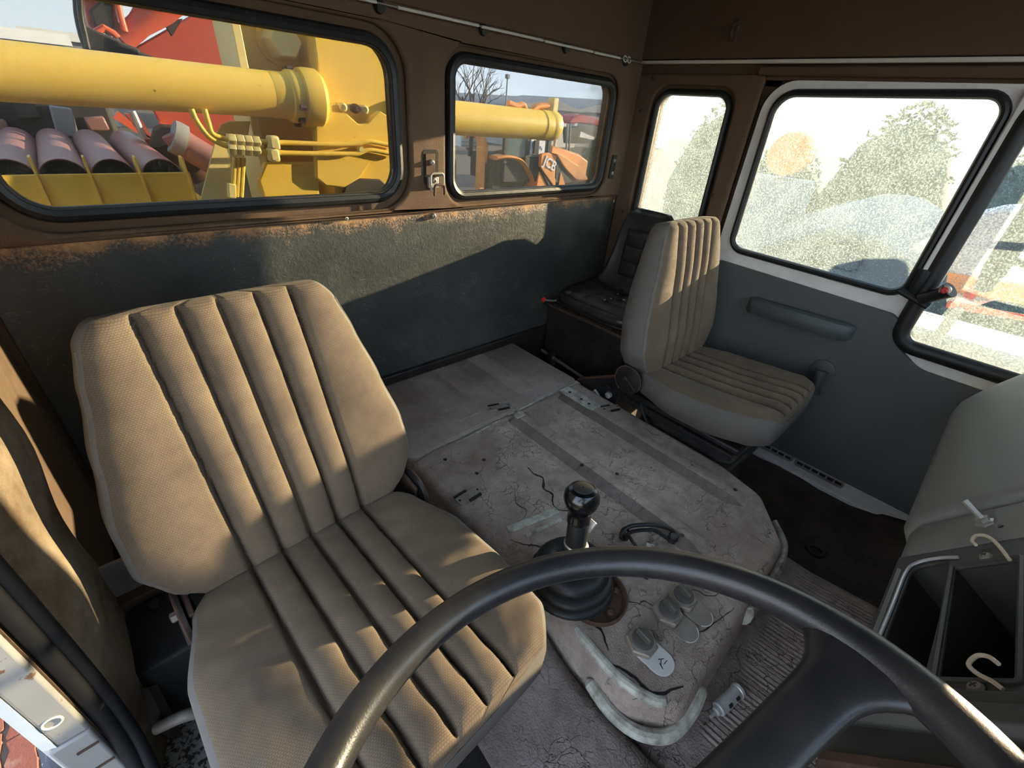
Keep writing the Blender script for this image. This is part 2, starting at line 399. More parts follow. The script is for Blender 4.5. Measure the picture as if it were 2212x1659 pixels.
    plain('parasol', (.42, .05, .07), .8, 0, .15, 3)
    plain('ground_dirt', (.13, .107, .088), .95, 0, .25, .9, .3, 12)
    g = G('paver'); oi = g.n.new('ShaderNodeObjectInfo'); c = g.mix(oi.outputs['Random'], (.085, .026, .019), (.13, .044, .032))
    c = g.mix(g.math('MULTIPLY', g.ramp(g.noise(9, 5), [(.55, 0), (.7, 1)]),   .5), c, (.19, .14, .12)); g.out(c, .9, 0, g.bump(g.noise(70, 4), .4, .004))
    plain('joint_sand', (.07, .05, .04), .95)
    # dirty window glass: clear film + scattering dirt
    def glass(name, lo, hi, scr, tint=(.93, .96, .95), streak=True, dirt=(.5, .52, .48), grain=0.0):
        g = G(name); p = g.pos
        n1 = g.noise(3.0, 6, .7); n2 = g.noise(55, 5, .75)
        stv = g.mapping(p, (26, 26, 2.2), (0.05, 0.25, 0)); n3 = g.noise(3.2, 5, .7, stv)
        d = g.math('ADD', g.math('MULTIPLY', n1, .45), g.math('MULTIPLY', n2, .40))
        d = g.math('ADD', d, g.math('MULTIPLY', n3, .35 if streak else .1))
        d = g.ramp(d, [(.38, lo), (.80, hi)])
        s1 = g.mapping(p, (9, 9, 60), (.9, .6, .3)); s2 = g.mapping(p, (60, 60, 9), (.4, -.5, .2)); s3 = g.mapping(p, (50, 40, 14), (-.7, .4, .9))
        sc = None
        for k, sv in enumerate((s1, s2, s3)):
            q = g.ramp(g.voro(1.6+.7*k, 'DISTANCE_TO_EDGE', sv), [(0, 1), (.016, 0)])
            sc = q if sc is None else g.math('MAXIMUM', sc, q)
        sc = g.math('MULTIPLY', sc, g.ramp(g.noise(11, 4), [(.42, 0), (.62, scr)]))
        if grain:
            gn = g.ramp(g.noise(170, 3, .8), [(.50, 0), (.66, grain)]); d = g.math('ADD', d, gn)
        f = g.math('MINIMUM', g.math('ADD', d, sc), .97)
        tr = g.n.new('ShaderNodeBsdfTransparent'); tr.inputs[0].default_value = (*tint, 1)
        dl = g.n.new('ShaderNodeBsdfTranslucent'); dl.inputs[0].default_value = (*dirt, 1)
        df = g.n.new('ShaderNodeBsdfDiffuse'); df.inputs[0].default_value = (*dirt, 1)
        gl = g.n.new('ShaderNodeBsdfGlossy'); gl.inputs['Roughness'].default_value = .08
        m0 = g.n.new('ShaderNodeMixShader'); m0.inputs[0].default_value = .3; g.lk(dl.outputs[0], m0.inputs[1]); g.lk(df.outputs[0], m0.inputs[2])
        m1 = g.n.new('ShaderNodeMixShader'); g.lk(f, m1.inputs[0]); g.lk(tr.outputs[0], m1.inputs[1]); g.lk(m0.outputs[0], m1.inputs[2])
        fr = g.n.new('ShaderNodeFresnel'); fr.inputs[0].default_value = 1.3
        m2 = g.n.new('ShaderNodeMixShader'); g.lk(g.math('MULTIPLY', fr.outputs[0], .4), m2.inputs[0]); g.lk(m1.outputs[0], m2.inputs[1]); g.lk(gl.outputs[0], m2.inputs[2])
        o = g.n.new('ShaderNodeOutputMaterial'); g.lk(m2.outputs[0], o.inputs[0])
    glass('glass_rear', .004, .035, .10, (.455, .465, .455), False)
    glass('glass_rear_b', .02, .09, .08, (.475, .495, .505))
    glass('glass_side', .05, .16, .55, (.80, .84, .83), grain=.56, dirt=(.235, .285, .30))
    glass('glass_clear', .0, .04, .0)
build_materials()

# ------------------------------------------------------------------ room shell
XR, XL, YF, ZR = 2.0, -0.22, -2.0, 1.86      # passenger wall, driver wall, windscreen, roof
# rear wall -------------------------------------------------------
my = lambda y0: (lambda u, v, t: (u, y0+t, v))
mxr = lambda x0: (lambda u, v, t: (x0+t, u, v))
W1 = dict(x0=-.115, x1=.765, z0=.965, z1=1.345, r=.075)
W2 = dict(x0=.99, x1=1.815, z0=.955, z1=1.338, r=.05)
def wrect(w, o=0.0, n=7): return rrect(w['x0']-o, w['x1']+o, w['z0']-o, w['z1']+o, w['r']+o*.8, n)
wall_rear = struct(plate('wall_rear', [(-.30, -.2), (2.06, -.2), (2.06, 1.9), (-.30, 1.9)], [wrect(W1, .012), wrect(W2, .012)], my(0.0), .05, 'headliner'), 'brown rear wall of the cab with two windows')
plate('carpet_panel', [(-.22, .895), (1.985, .895), (1.985, 1.455), (-.22, 1.455)], [wrect(W1, .048), wrect(W2, .04)], my(-.024), .024, 'carpet', wall_rear, .016, 4)
plate('black_panel', [(-.22, .262), (1.985, .262), (1.985, .905), (-.22, .905)], [], my(-.008), .008, 'black_panel', wall_rear, .003, 2)
MB().b2((1.34, -.012, -.15), (1.99, 0, .262)).build('pit_lining', 'void_black', wall_rear)
MB().b2((.5, -.03, .262), (1.9, -.008, .30)).build('panel_lip', 'black_metal', wall_rear, bevel=.004)
for k, (w_, gm) in enumerate(((W1, 'glass_rear'), (W2, 'glass_rear_b'))):
    W = sroot('window_%d' % (k+1), 'long rear window onto the yellow crane' if k == 0 else 'shorter rear window onto the orange digger', ((w_['x0']+w_['x1'])/2, 0, w_['z0']))
    plate('pane', wrect(w_, .006), [], my(.018), .004, gm, W)
    lp = [(x, -.004, z) for x, z in wrect(w_, .012, 9)]
    MB().tube(lp, .02, 10, closed=True, up=(0, 1, 0), sq=(.020, .017)).build('seal', 'rubber', W)
    MB().tube([(x, -.012, z) for x, z in wrect(w_, .003, 9)], .006, 8, closed=True).build('seal_lip', 'rubber_dusty', W)
# screws on the panel and pillar
def screw(p, ax, r, mat='steel', parent=None, h=.006, name='screw'):
    ax = Vector(ax).normalized(); p = Vector(p)
    o = MB().lathe([(r, 0), (r, h*.3), (r*.75, h*.8), (r*.3, h)], p, ax, 14).build(name, mat, parent)
    a = ax.orthogonal().normalized(); b = ax.cross(a); Rm = Matrix((a, b, ax)).transposed()
    m = MB(); m.box(p+ax*h*.98, (r*.9, r*.22, h*.12), Rm); m.box(p+ax*h*.98, (r*.22, r*.9, h*.12), Rm); m.build('slot', 'rubber', o, smooth=False)
    return o
screw((.900, -.008, .882), (0, -1, 0), .010, 'steel', wall_rear, .016)
for x, z in ((1.955, .875), (.58, .90)): screw((x, -.02, z), (0, -1, 0), .007, 'steel', wall_rear)
for p in ((1.985, -.07, 1.25), (1.985, -.075, .78), (1.985, -.10, 1.40)): pass

# passenger side wall: carpeted rear post with a narrow window
wall_right = sroot('wall_right', 'brown carpeted passenger side of the cab behind the door', (2.0, 0, 0))
SWp = rpoly([(-.140, .80), (-.455, .80), (-.440, 1.325), (-.138, 1.325)], .05, 7)
def sw_off(o): return rpoly([(-.140+o, .80-o), (-.455-o, .80-o), (-.440-o, 1.325+o), (-.138+o, 1.325+o)], .05+o*.8, 7)
plate('post_outer', [(.05, -.2), (-.545, -.2), (-.545, 1.9), (.05, 1.9)], [sw_off(.01)], mxr(2.0), .05, 'headliner', wall_right)
plate('carpet_panel', [(-.01, .25), (-.560, .25), (-.560, 1.40), (-.01, 1.40)], [sw_off(.035)], mxr(1.976), .024, 'carpet', wall_right, .014, 4)
W3 = sroot('window_3', 'narrow dusty quarter window behind the passenger door', (2.0, -.3, .8))
plate('pane', sw_off(.004), [], mxr(2.018), .004, 'glass_side', W3)
MB().tube([(1.996, y, z) for y, z in sw_off(.012)], .016, 10, closed=True, up=(1, 0, 0), sq=(.018, .013)).build('seal', 'rubber', W3)
for y, z in ((-.065, 1.26), (-.07, .835), (-.09, 1.385), (-.50, .98)): screw((1.975, y, z), (-1, 0, 0), .009, 'rusty_metal', wall_right)
# upper wall above the door
plate('header', [(-.545, 1.385), (-2.05, 1.385), (-2.05, 1.9), (-.545, 1.9)], [], mxr(2.0), .05, 'headliner', wall_right)
plate('upper_carpet', [(0, 1.445), (-2.0, 1.445), (-2.0, 1.86), (0, 1.86)], [], mxr(1.965), .035, 'headliner', wall_right, .012, 3)
MB().b2((2.036, -.53, -.02), (2.05, -.602, 1.40)).build('post_filler', 'headliner', wall_right); MB().b2((2.036, -.53, 1.368), (2.05, -.76, 1.42)).build('post_filler', 'headliner', wall_right)
MB().b2((1.972, -.53, 1.395), (2.0, -2.0, 1.425)).build('gutter_back', 'headliner', wall_right, bevel=.006)
struct(MB().b2((1.955, -.03, 1.430), (1.972, -2.0, 1.442)).build('trim_1', 'strip_white', None, bevel=.003), 'pale metal strip along the top of the passenger side')
# rear upper liner
plate('upper_carpet', [(-.22, 1.44), (1.965, 1.44), (1.965, 1.86), (-.22, 1.86)], [], my(-.03), .03, 'headliner', wall_rear, .012, 3)
ceiling = struct(MB().b2((-.30, .05, 1.86), (2.06, -2.05, 1.90)).build('ceiling', 'headliner'), 'dark brown roof lining')

# floor: sunken passenger well, driver floor, pit behind the passenger seat
floor = sroot('floor', 'dark rubber covered cab floor', (1.0, -1, 0))
MB().b2((-.30, 0, -.20), (2.05, -2.05, -.16)).build('floor_pan', 'void_black', floor)
m = MB(); P = []
for i in range(13):
    y = -.86-.085*i; row = []
    for j in range(15):
        x = 1.22+.052*j
        zz = -.045+.10*sstep(-1.45, -1.95, y)*1.6+.004*math.sin(x*31+y*17)+.003*math.sin(x*57-y*23)
        row.append((x, y, zz))
    P.append(row)
m.grid(P); m.build('passenger_floor', 'floor_black', floor, solid=.02)
MB().lathe([(.030, -.006), (.034, 0), (.028, .004), (.020, .003), (.018, -.02)], (1.56, -1.437, -.035), (0, .1, 1), 20).build('drain_hole', 'rubber', floor)
MB().b2((-.22, -.62, .02), (-.02, -2.0, .104)).build('door_step', 'speckled_paint', floor)
MB().b2((-.02, -.62, .02), (.52, -2.0, .08)).build('driver_floor', 'void_black', floor)
MB().b2((-.22, 0, .10), (.5, -.62, .14)).build('driver_rear_floor', 'void_black', floor)
# white sill along the passenger door
sill = sroot('trim_2', 'white painted sill at the foot of the passenger door', (1.95, -1.3, 0))
MB().ring([[(1.93, -.80, -.02), (2.03, -.80, .02), (2.03, -.80, -.08), (1.93, -.80, -.08)], [(1.93, -1.55, -.02), (2.03, -1.62, .02), (2.03, -1.62, -.08), (1.93, -1.55, -.08)],
           [(1.93, -1.60, -.01), (2.03, -1.80, .08), (2.03, -1.80, -.08), (1.93, -1.60, -.08)]]).build('sill_plate', 'white_paint', sill, bevel=.004)
for y0, y1 in ((-1.02, -1.20), (-1.215, -1.40)):
    fr = MB().tube([(1.978, y, .012+(x-1.98)*.4) if 0 else (x, y, -.003+(x-1.955)*.4+.006) for x, y in rrect(1.952, 1.982, y1, y0, .012, 5)], .0035, 8, closed=True).build('vent_frame', 'dusty_metal', sill)
    m = MB()
    for k in range(6):
        yy = y0+(y1-y0)*(k+.6)/6.2; m.box((1.967, yy, .007), (.010, abs(y1-y0)/8, .004), (0, -.38, 0))
    m.build('vent_slots', 'rubber', fr)

# driver side: carpeted door post, rubber seal, white jamb
wall_left = sroot('wall_left', 'tan carpeted post beside the driver seat', (-.22, -.5, 0))
MB().b2((-.284, .05, -.2), (-.235, -.80, 1.9)).build('post_core', 'headliner', wall_left)
MB().b2((-.290, .05, -.2), (-.284, -.80, 1.9)).build('outer_skin', 'white_paint', wall_left)
# soft carpet cover: bulged surface
m = MB(); P = []
for i in range(25):
    t = i/24; row = []
    for j in range(40):
        z = .10+1.3*j/39; yb = -.33-.10*sstep(.8, .2, z); yf = -.775
        y = yb+(yf-yb)*t
        bul = math.sin(math.pi*min(1, t*1.02))**.6
        x = -.236+.036*bul+.006*math.sin(z*9+t*4)+.004*math.sin(z*23-t*6)+.010*sstep(.45, .2, z)
        row.append((x, y, z))
    P.append(row)
m.grid(P); m.build('carpet_cover', 'pillar_carpet', wall_left, solid=.006)
MB().b2((-.30, -.80, 1.42), (-.22, -2.05, 1.9)).build('door_header', 'headliner', wall_left)
MB().b2((-.235, 0, 1.40), (-.22, -.80, 1.86)).build('upper_carpet', 'headliner', wall_left)
# front of the cab (behind the viewer): windscreen posts, header, scuttle
wall_front = sroot('wall_front', 'windscreen wall of the cab', (.9, -2.0, 0))
plate('screen_frame', [(-.30, -.2), (2.06, -.2), (2.06, 1.9), (-.30, 1.9)], [rrect(-.16, 1.94, .92, 1.74, .08)], my(-2.05), .05, 'headliner', wall_front)
W4 = sroot('window_4', 'wide windscreen of the cab', (.9, -2.03, .9)); plate('pane', rrect(-.165, 1.945, .915, 1.745, .08), [], my(-2.03), .004, 'glass_clear', W4)

# ------------------------------------------------------------------ passenger door
door = sroot('door_1', 'white framed passenger door with dark grey card', (2.0, -1.2, 0))
DWp = dict(y0=-.632, y1=-1.236, z0=.798, z1=1.348)
def dwin(o): return rpoly([(-.640+o, .800-o), (-1.240-o, .790-o), (-1.236-o, 1.350+o), (-.628+o, 1.335+o)], [.05+o*.6, .045+o*.5, .05+o*.6, .06+o*.6], 7)
def qwin(o): return rpoly([(-1.315+o, .640-o), (-1.88-o, .640-o), (-1.76-o, 1.345+o), (-1.315+o, 1.345+o)], .05+o*.6, 7)
plate('frame', rpoly([(-.575, -.02), (-1.95, -.02), (-1.95, 1.385), (-.575, 1.385)], [.02, .02, .02, .10], 8), [dwin(.014), qwin(.014)], mxr(1.995), .04, 'white_paint', door, .004, 2)
plate('pane', dwin(.006), [], mxr(2.012), .004, 'glass_side', door)
MB().tube([(1.996, y, z) for y, z in dwin(.011)], .014, 10, closed=True, up=(1, 0, 0), sq=(.016, .013)).build('window_seal', 'rubber', door)
qp = plate('vent_pane', qwin(.006), [], mxr(2.012), .004, 'glass_side', door)
MB().tube([(1.990, y, z) for y, z in qwin(.018)], .02, 12, closed=True, up=(1, 0, 0), sq=(.022, .026)).build('vent_seal', 'rubber', door)
MB().b2((1.978, -1.262, .78), (1.996, -1.285, 1.38)).build('divider_bar', 'white_paint', door, bevel=.004)
MB().b2((1.972, -1.285, .78), (1.996, -1.300, 1.38)).build('divider_rubber', 'rubber', door, bevel=.004)
# dark door card with its stepped top edge
card = rpoly([(-.590, .012), (-1.86, .02), (-1.86, .558), (-1.40, .560), (-1.285, .63), (-1.285, .715), (-.590, .735)], [.02, .02, .02, .10, .06, .06, .03], 8)
plate('door_card', card, [], mxr(1.979), .016, 'door_card', door, .006, 3)
pr = [(.0, .028), (.012, .034), (.035, .034), (.05, .030), (.058, .012), (.058, -.010), (.048, -.030), (.02, -.036), (0, -.034)]
arm = MB().ring([[(1.979-d*s, -.790-.39*t, .600+h*(.6+.4*s)+.012*t) for d, h in pr] for t, s in ((0, .25), (.03, .75), (.08, 1), (.92, 1), (.97, .75), (1, .25))]).build('armrest', 'door_trim', door)
for t in (.2, .82): screw((1.925, -.79-.39*t, .592+.012*t), (-1, 0, -.2), .006, 'door_trim', arm, .003)
MB().lathe([(.045, 0), (.045, .010), (.030, .016)], (1.979, -1.145, .435), (-1, 0, 0), 24).build('crank_rose', 'door_trim', door)
cr = MB().tube([(1.960, -1.145, .440), (1.952, -1.150, .40), (1.948, -1.158, .360)], [.024, .02, .018], 14, up=(1, 0, 0), sq=None).build('window_crank', 'door_trim', door)
MB().lathe([(.018, 0), (.021, .012), (.016, .03)], (1.95, -1.158, .362), (-1, 0, 0), 18).build('crank_knob', 'door_trim', cr)
screw((1.946, -1.145, .437), (-1, 0, 0), .006, 'steel', cr, .003)
# quarter-light catch with red button
ct = MB().tube([(1.975, -1.272, .80), (1.965, -1.272, .84), (1.965, -1.272, .88)], .014, 10, sq=(.012, .016), up=(1, 0, 0)).build('vent_catch', 'rubber', door)
MB().tube([(1.965, -1.235, .802), (1.960, -1.33, .775)], .012, 10).build('catch_bar', 'rubber', ct)
MB().tube([(1.96, -1.30, .79), (1.948, -1.34, .825), (1.94, -1.355, .845)], [.020, .020, .026], 12).build('catch_arm', 'rubber', ct)
MB().lathe([(.009, 0), (.010, .005), (.006, .008)], (1.925, -1.345, .842), (-1, .15, .1), 16).build('red_button', 'red_plastic', ct)
MB().lathe([(.015, -.004), (.015, .003), (.010, .004)], (1.929, -1.345, .842), (-1, .15, .1), 20).build('button_ring', 'steel', ct)

# ------------------------------------------------------------------ engine cover
ZT = .256
cover = thing('engine_cover', 'cracked taupe vinyl engine cover between the two seats', 'engine cover', (.92, -.7, 0))
def outline(o):
    return rpoly([(.505-o, -.445), (.505-o, -1.20-o*.2), (.50-o, -1.30-o*.5), (.565, -1.385-o), (1.15, -1.365-o), (1.30+o*.8, -1.245-o*.6), (1.338+o, -1.09), (1.338+o, -.445)],
                 [.0, .05, .05, .06, .06, .06, .08, 0], 6)
rings = []
for z, o in ((ZT, -.030), (ZT-.001, -.018), (ZT-.006, -.007), (ZT-.016, 0), (ZT-.06, .006), (.14, .016), (.08, .04), (.02, .055)):
    rings.append([(x, y, z) for x, y in outline(o)])
MB().ring(rings).build('front_skin', 'vinyl', cover, ang=50)
# rear felt panel
ro = lambda o: rpoly([(.505-o, -.012), (.505-o, -.452), (1.338+o, -.445), (1.338+o, -.012)], [.01, .03, .03, .01], 5)
MB().ring([[(x, y, z) for x, y in ro(o)] for z, o in ((ZT+.004, -.014), (ZT+.003, -.004), (ZT-.006, 0), (.02, .02))]).build('rear_felt', 'felt', cover, ang=50)
# seam where the pale metal shows
random.seed(3)
def ragged(x0, x1, yc, wf, z, name, mat='cream_metal', th=.0025):
    n = 26; a = []; b = []
    for k in range(n+1):
        x = x0+(x1-x0)*k/n; w_ = wf(k/n)
        a.append((x, yc(x)-w_*random.uniform(.7, 1.1)-.001, z)); b.append((x, yc(x)+w_*random.uniform(.7, 1.1)+.001, z))
    return MB().ring([a+b[::-1], [(p[0], p[1], p[2]+th) for p in a+b[::-1]]]).build(name, mat, cover)
ragged(.535, 1.33, lambda x: -.449, lambda t: .004+.016*max(0, math.sin(t*5.2+.1))**2*(1-t*.5)+.004*(t > .9), ZT-.001, 'seam_metal')
MB().tube(spline([(.51, -.47, ZT-.004), (.60, -.459, ZT), (.72, -.462, ZT+.001), (.85, -.455, ZT), (1.0, -.462, ZT), (1.2, -.456, ZT+.001), (1.33, -.46, ZT-.004)], 8), .004, 8).build('seam_lip', 'vinyl_smooth', cover)
MB().tube(spline([(.52, -.438, ZT+.001), (.62, -.440, ZT+.002), (.8, -.436, ZT+.002), (.98, -.440, ZT+.002), (1.15, -.436, ZT+.002), (1.32, -.440, ZT)], 8), .0035, 8).build('seam_edge', 'felt', cover)
# felt folds
for x, w_ in ((.80, .10), (.93, .12), (1.10, .10)):
    MB().ring([[(x-w_/2, y, ZT+.002), (x-w_/2+.01, y, ZT+.0065), (x+w_/2-.01, y, ZT+.0065), (x+w_/2, y, ZT+.002)] for y in (-.03, -.38)]).build('felt_fold', 'felt', cover)
# two long raised ribs
def rib(x0, x1, y0, y1, h, name='rib'):
    def loop(xa, xb, za, zb, ys):
        rs = []
        for y, sc in ys: rs.append([(xa, y, ZT-.006), (xa, y, ZT-.004+(za+.004)*sc), (xb, y, ZT-.004+(zb+.004)*sc), (xb, y, ZT-.006)])
        return MB().ring(rs)
    ys = ((y0, .3), (y0-.012, 1), (y1+.05, 1), (y1, .1))
    loop(x0, x0+.032, .0, h, ys).build('rib_flank', 'vinyl_shade_dirt', cover)  # flank coloured darker to carry its shade and dirt
    rs = []
    for y, sc in ys: rs.append([(x0+.032, y, ZT-.006), (x0+.032, y, ZT-.004+(h+.004)*sc), (x1-.022, y, ZT-.004+(h*.9+.004)*sc), (x1, y, ZT-.004)])
    return MB().ring(rs).build(name, 'vinyl', cover, bevel=.003, seg=2)
rib(.900, .992, -.478, -1.235, .017); rib(1.165, 1.262, -.48, -1.235, .015)
m = MB().b2((1.192, -.464, ZT+.010), (1.248, -.635, ZT+.0175)); pl = m.build('bare_strip', 'cream_metal', cover, bevel=.002)
for y in (-.50, -.56, -.60): MB().lathe([(.006, 0), (.006, .0012)], (1.217, y, ZT+.0175), (0, 0, 1), 14).build('hole', 'rubber', pl)
MB().b2((.925, -.474, ZT+.012), (.968, -.505, ZT+.0185)).build('bare_strip', 'cream_metal', cover, bevel=.002)
# bare strip in the torn vinyl behind the gear lever
def orient_strip(a, b, w_, z, th, name, mat, par=cover):
    a, b = Vector((*a, z)), Vector((*b, z)); d = (b-a).normalized(); s = Vector((-d.y, d.x, 0))*w_/2
    return MB().prism([a-s, b-s, b+s, a+s], (0, 0, th)).build(name, mat, par, bevel=min(.002, th*.4))
orient_strip((.575, -.848), (.735, -.885), .024, ZT-.001, .005, 'torn_strip', 'cream_metal')
orient_strip((.60, -.893), (.72, -.915), .012, ZT-.001, .005, 'torn_strip', 'cream_metal')
# latch plates
def latch_plate(a, b, w_):
    o = orient_strip(a, b, w_, ZT+.003, .004, 'latch_plate', 'dusty_metal')
    a, b = Vector((*a, ZT+.007)), Vector((*b, ZT+.007)); d = (b-a).normalized(); s = Vector((-d.y, d.x, 0))
    for t, k in ((.3, .62), (.62, -.62)):
        c = a.lerp(b, t)+s*w_*k; MB().box(c+Vector((0, 0, -.0015)), ((b-a).length*.5, w_*.28, .006), (0, 0, math.atan2(d.y, d.x))).build('slot', 'rubber', o, smooth=False)
    for t in (.1, .9): MB().lathe([(.004, 0), (.0035, .001)], a.lerp(b, t), (0, 0, 1), 10).build('hole', 'rubber', o)
latch_plate((.885, -.385), (.975, -.412), .028); latch_plate((1.245, -.648), (1.318, -.674), .028); latch_plate((.525, -.688), (.608, -.684), .03)
for x, y in ((.602, -.514), (.644, -.625), (.924, -.813), (.931, -1.167), (1.23, -1.182), (.70, -.59), (1.0, -.9)):
    zz = ZT+(.016 if .905 < x < .985 else .014 if 1.17 < x < 1.262 else 0)
    MB().lathe([(.006, 0), (.0065, .0012), (.003, .0016)], (x, y, zz), (0, 0, 1), 12).build('hole', 'rubber', cover)
# deep cracks: real grooves filled dark, standing as thin ragged ribbons in the skin
def crack(pts, w0, name='crack'):
    P = spline([(x, y, 0) for x, y in pts], 5); a = []; b = []; n = len(P)
    for i, p in enumerate(P):
        d = (P[min(i+1, n-1)]-P[max(i-1, 0)]).normalized(); s = Vector((-d.y, d.x, 0)); j = random.uniform(-.0015, .0015)
        ww = w0*(.35+.65*math.sin(math.pi*min(1, i/(n-1)*1.0+.02)))*random.uniform(.6, 1.3)
        a.append(p+s*(ww+j)+Vector((0, 0, ZT+.0006))); b.append(p-s*(ww-j)+Vector((0, 0, ZT+.0006)))
    MB().ring([a+b[::-1], [q-Vector((0, 0, .004)) for q in a+b[::-1]]]).build(name, 'rubber', cover, smooth=False)
crack([(.79, -.70), (.785, -.735), (.795, -.765), (.765, -.80), (.77, -.83), (.745, -.855), (.735, -.885)], .0035)
crack([(.70, -.74), (.66, -.79), (.665, -.83), (.62, -.85)], .0012)
crack([(.735, -.88), (.76, -.905), (.80, -.90)], .0022)
crack([(.56, -.875), (.58, -.91), (.60, -.93), (.615, -.96)], .002)
crack([(.56, -1.10), (.545, -1.14), (.56, -1.18), (.535, -1.22)], .003)
crack([(.655, -1.17), (.68, -1.20), (.695, -1.205), (.705, -1.235)], .0018)
crack([(.785, -1.25), (.82, -1.27), (.83, -1.30), (.86, -1.315)], .0014)
crack([(.70, -1.32), (.73, -1.33), (.79, -1.345), (.85, -1.355)], .0016)
crack([(.52, -1.24), (.535, -1.28), (.54, -1.33), (.60, -1.362)], .004)
crack([(1.10, -.70), (1.12, -.73), (1.115, -.76)], .001); crack([(1.29, -.82), (1.28, -.85), (1.30, -.88)], .001)
# exposed pale metal rim at the torn front corner
MB().tube(spline([(.525, -1.135, ZT-.012), (.515, -1.20, ZT-.006), (.512, -1.27, ZT-.004), (.530, -1.33, ZT-.004), (.55, -1.355, ZT-.006)], 8), [.004]+[.011]*31+[.004], 10, sq=None).build('torn_rim', 'cream_metal', cover)
MB().tube(spline([(.492, -1.215, .185), (.484, -1.285, .18), (.500, -1.345, .178), (.545, -1.388, .18), (.610, -1.396, .19), (.660, -1.388, .21)], 8), [.006]+[.014]*38+[.013, .008], 10).build('front_rim', 'cream_metal', cover)
MB().tube(spline([(.90, -1.384, .205), (1.0, -1.384, .20), (1.10, -1.382, .20), (1.19, -1.362, .20), (1.25, -1.31, .205)], 8), .02, 10, sq=(.034, .012), up=(0, 0, 1)).build('front_rim', 'cream_metal', cover)
# vinyl flank swelling down to the driver floor
m = MB(); P = []
for i in range(20):
    t = i/19; row = []
    for j in range(16):
        s = j/15
        x = .50-.225*s**.8-.02*math.sin(t*3.1); y = -.95-.55*t-.03*s*t; z = .158-.062*s**1.3+.005*math.sin(s*6+t*5)+.07*(1-s)**2*sstep(.45, .0, t)
        row.append((x, y, z))
    P.append(row)
m.grid(P); m.build('side_flank', 'vinyl_smooth', cover, solid=.01)

# ------------------------------------------------------------------ ribbed floor mat ahead of the cover
m = MB(); P = []
xs = [.42+.0026*i for i in range(320)]
def mat_z(x, y):
    z = .140+.16*max(0, -1.45-y)*.9
    rb = .0028*math.sin((x-.42)*2*math.pi/.0125)*sstep(-1.425, -1.435, y)*sstep(.60, .63, x)*sstep(1.215, 1.205, x)
    z += rb - .012*sstep(.60, .42, x) - .010*sstep(1.225, 1.25, x)
    return z
for y in [-1.33-.012*k for k in range(46)]:
    P.append([(x, y, mat_z(x, y)) for x in xs])
m.grid(P); matobj = m.build('floor_mat', 'mat_rubber', None, solid=.012)
tag(matobj, 'brown ribbed rubber mat in front of the engine cover', 'floor mat')
MB().b2((.42, -1.30, -.02), (1.245, -1.95, .118)).build('mat_platform', 'void_black', floor)

# ------------------------------------------------------------------ seats
def pad(path, hw, tf, tb, grooves, nu=110, nv=72, gd=.012, gw=.0045, puff=.006, q=11.0, pe=8, wrink=0.0, xc=lambda v: 0.0):
    """upholstered pad; path(v) -> (point, front normal); tf/tb front/back thickness"""
    m = MB(); rings = []; nb = 26
    vs = [.5-.5*math.cos(math.pi*(.25*(k/(nv-1))+.75*(k/(nv-1)))) for k in range(nv)]
    vs = [.55*v+.45*(k/(nv-1)) for k, v in enumerate(vs)]
    gs = sorted(grooves)
    for v in vs:
        c, N = path(v); e_ = max(0.0, 1-abs(2*v-1)**q)**(1/q); e_ = max(e_, .03); W_ = hw(v)*(.55+.45*e_**1.0); row = []
        for k in range(nu):
            u = -1+2*k/(nu-1); u = math.copysign(abs(u)**.9, u) if 0 else u
            x = W_*u; ed = max(0.0, 1-abs(u)**pe)**(1/pe)
            h = tf(v)*ed*e_
            fade = sstep(0, .06, v)*sstep(1, .97, v)*sstep(1, .93, abs(u))
            lo, hi = -W_, W_
            for gx in gs:
                h -= gd*math.exp(-((x-gx)/gw)**2)*(.35+.65*fade)
                if gx <= x: lo = gx
            for gx in reversed(gs):
                if gx > x: hi = gx
            mid = (lo+hi)/2; hf = max(.01, (hi-lo)/2); h += puff*(1-((x-mid)/hf)**2)*fade
            if wrink: h += wrink*(math.sin(x*90+v*37)+math.sin(v*55-x*41))*.5*fade
            row.append(c+Vector((x+xc(v), 0, 0))+N*h)
        for k in range(nb):
            u = 1-2*(k+.5)/nb; ed = max(0.0, 1-abs(u)**6)**(1/6)
            row.append(c+Vector((W_*u*1.0+xc(v), 0, 0))-N*tb(v)*ed*e_)
        rings.append(row)
    return m.ring(rings)
def sides(o, nu, nb=26):
    # plain cloth on the flanks and back of a pad, woven cloth on its face
    me = o.data; me.materials.append(MATS['fabric_side']); n = nu+nb
    for i, p in enumerate(me.polygons):
        j = i % n
        if j < 3 or j >= nu-4: p.material_index = 1
    return o
GR = [-.118, -.059, .0, .059, .118]
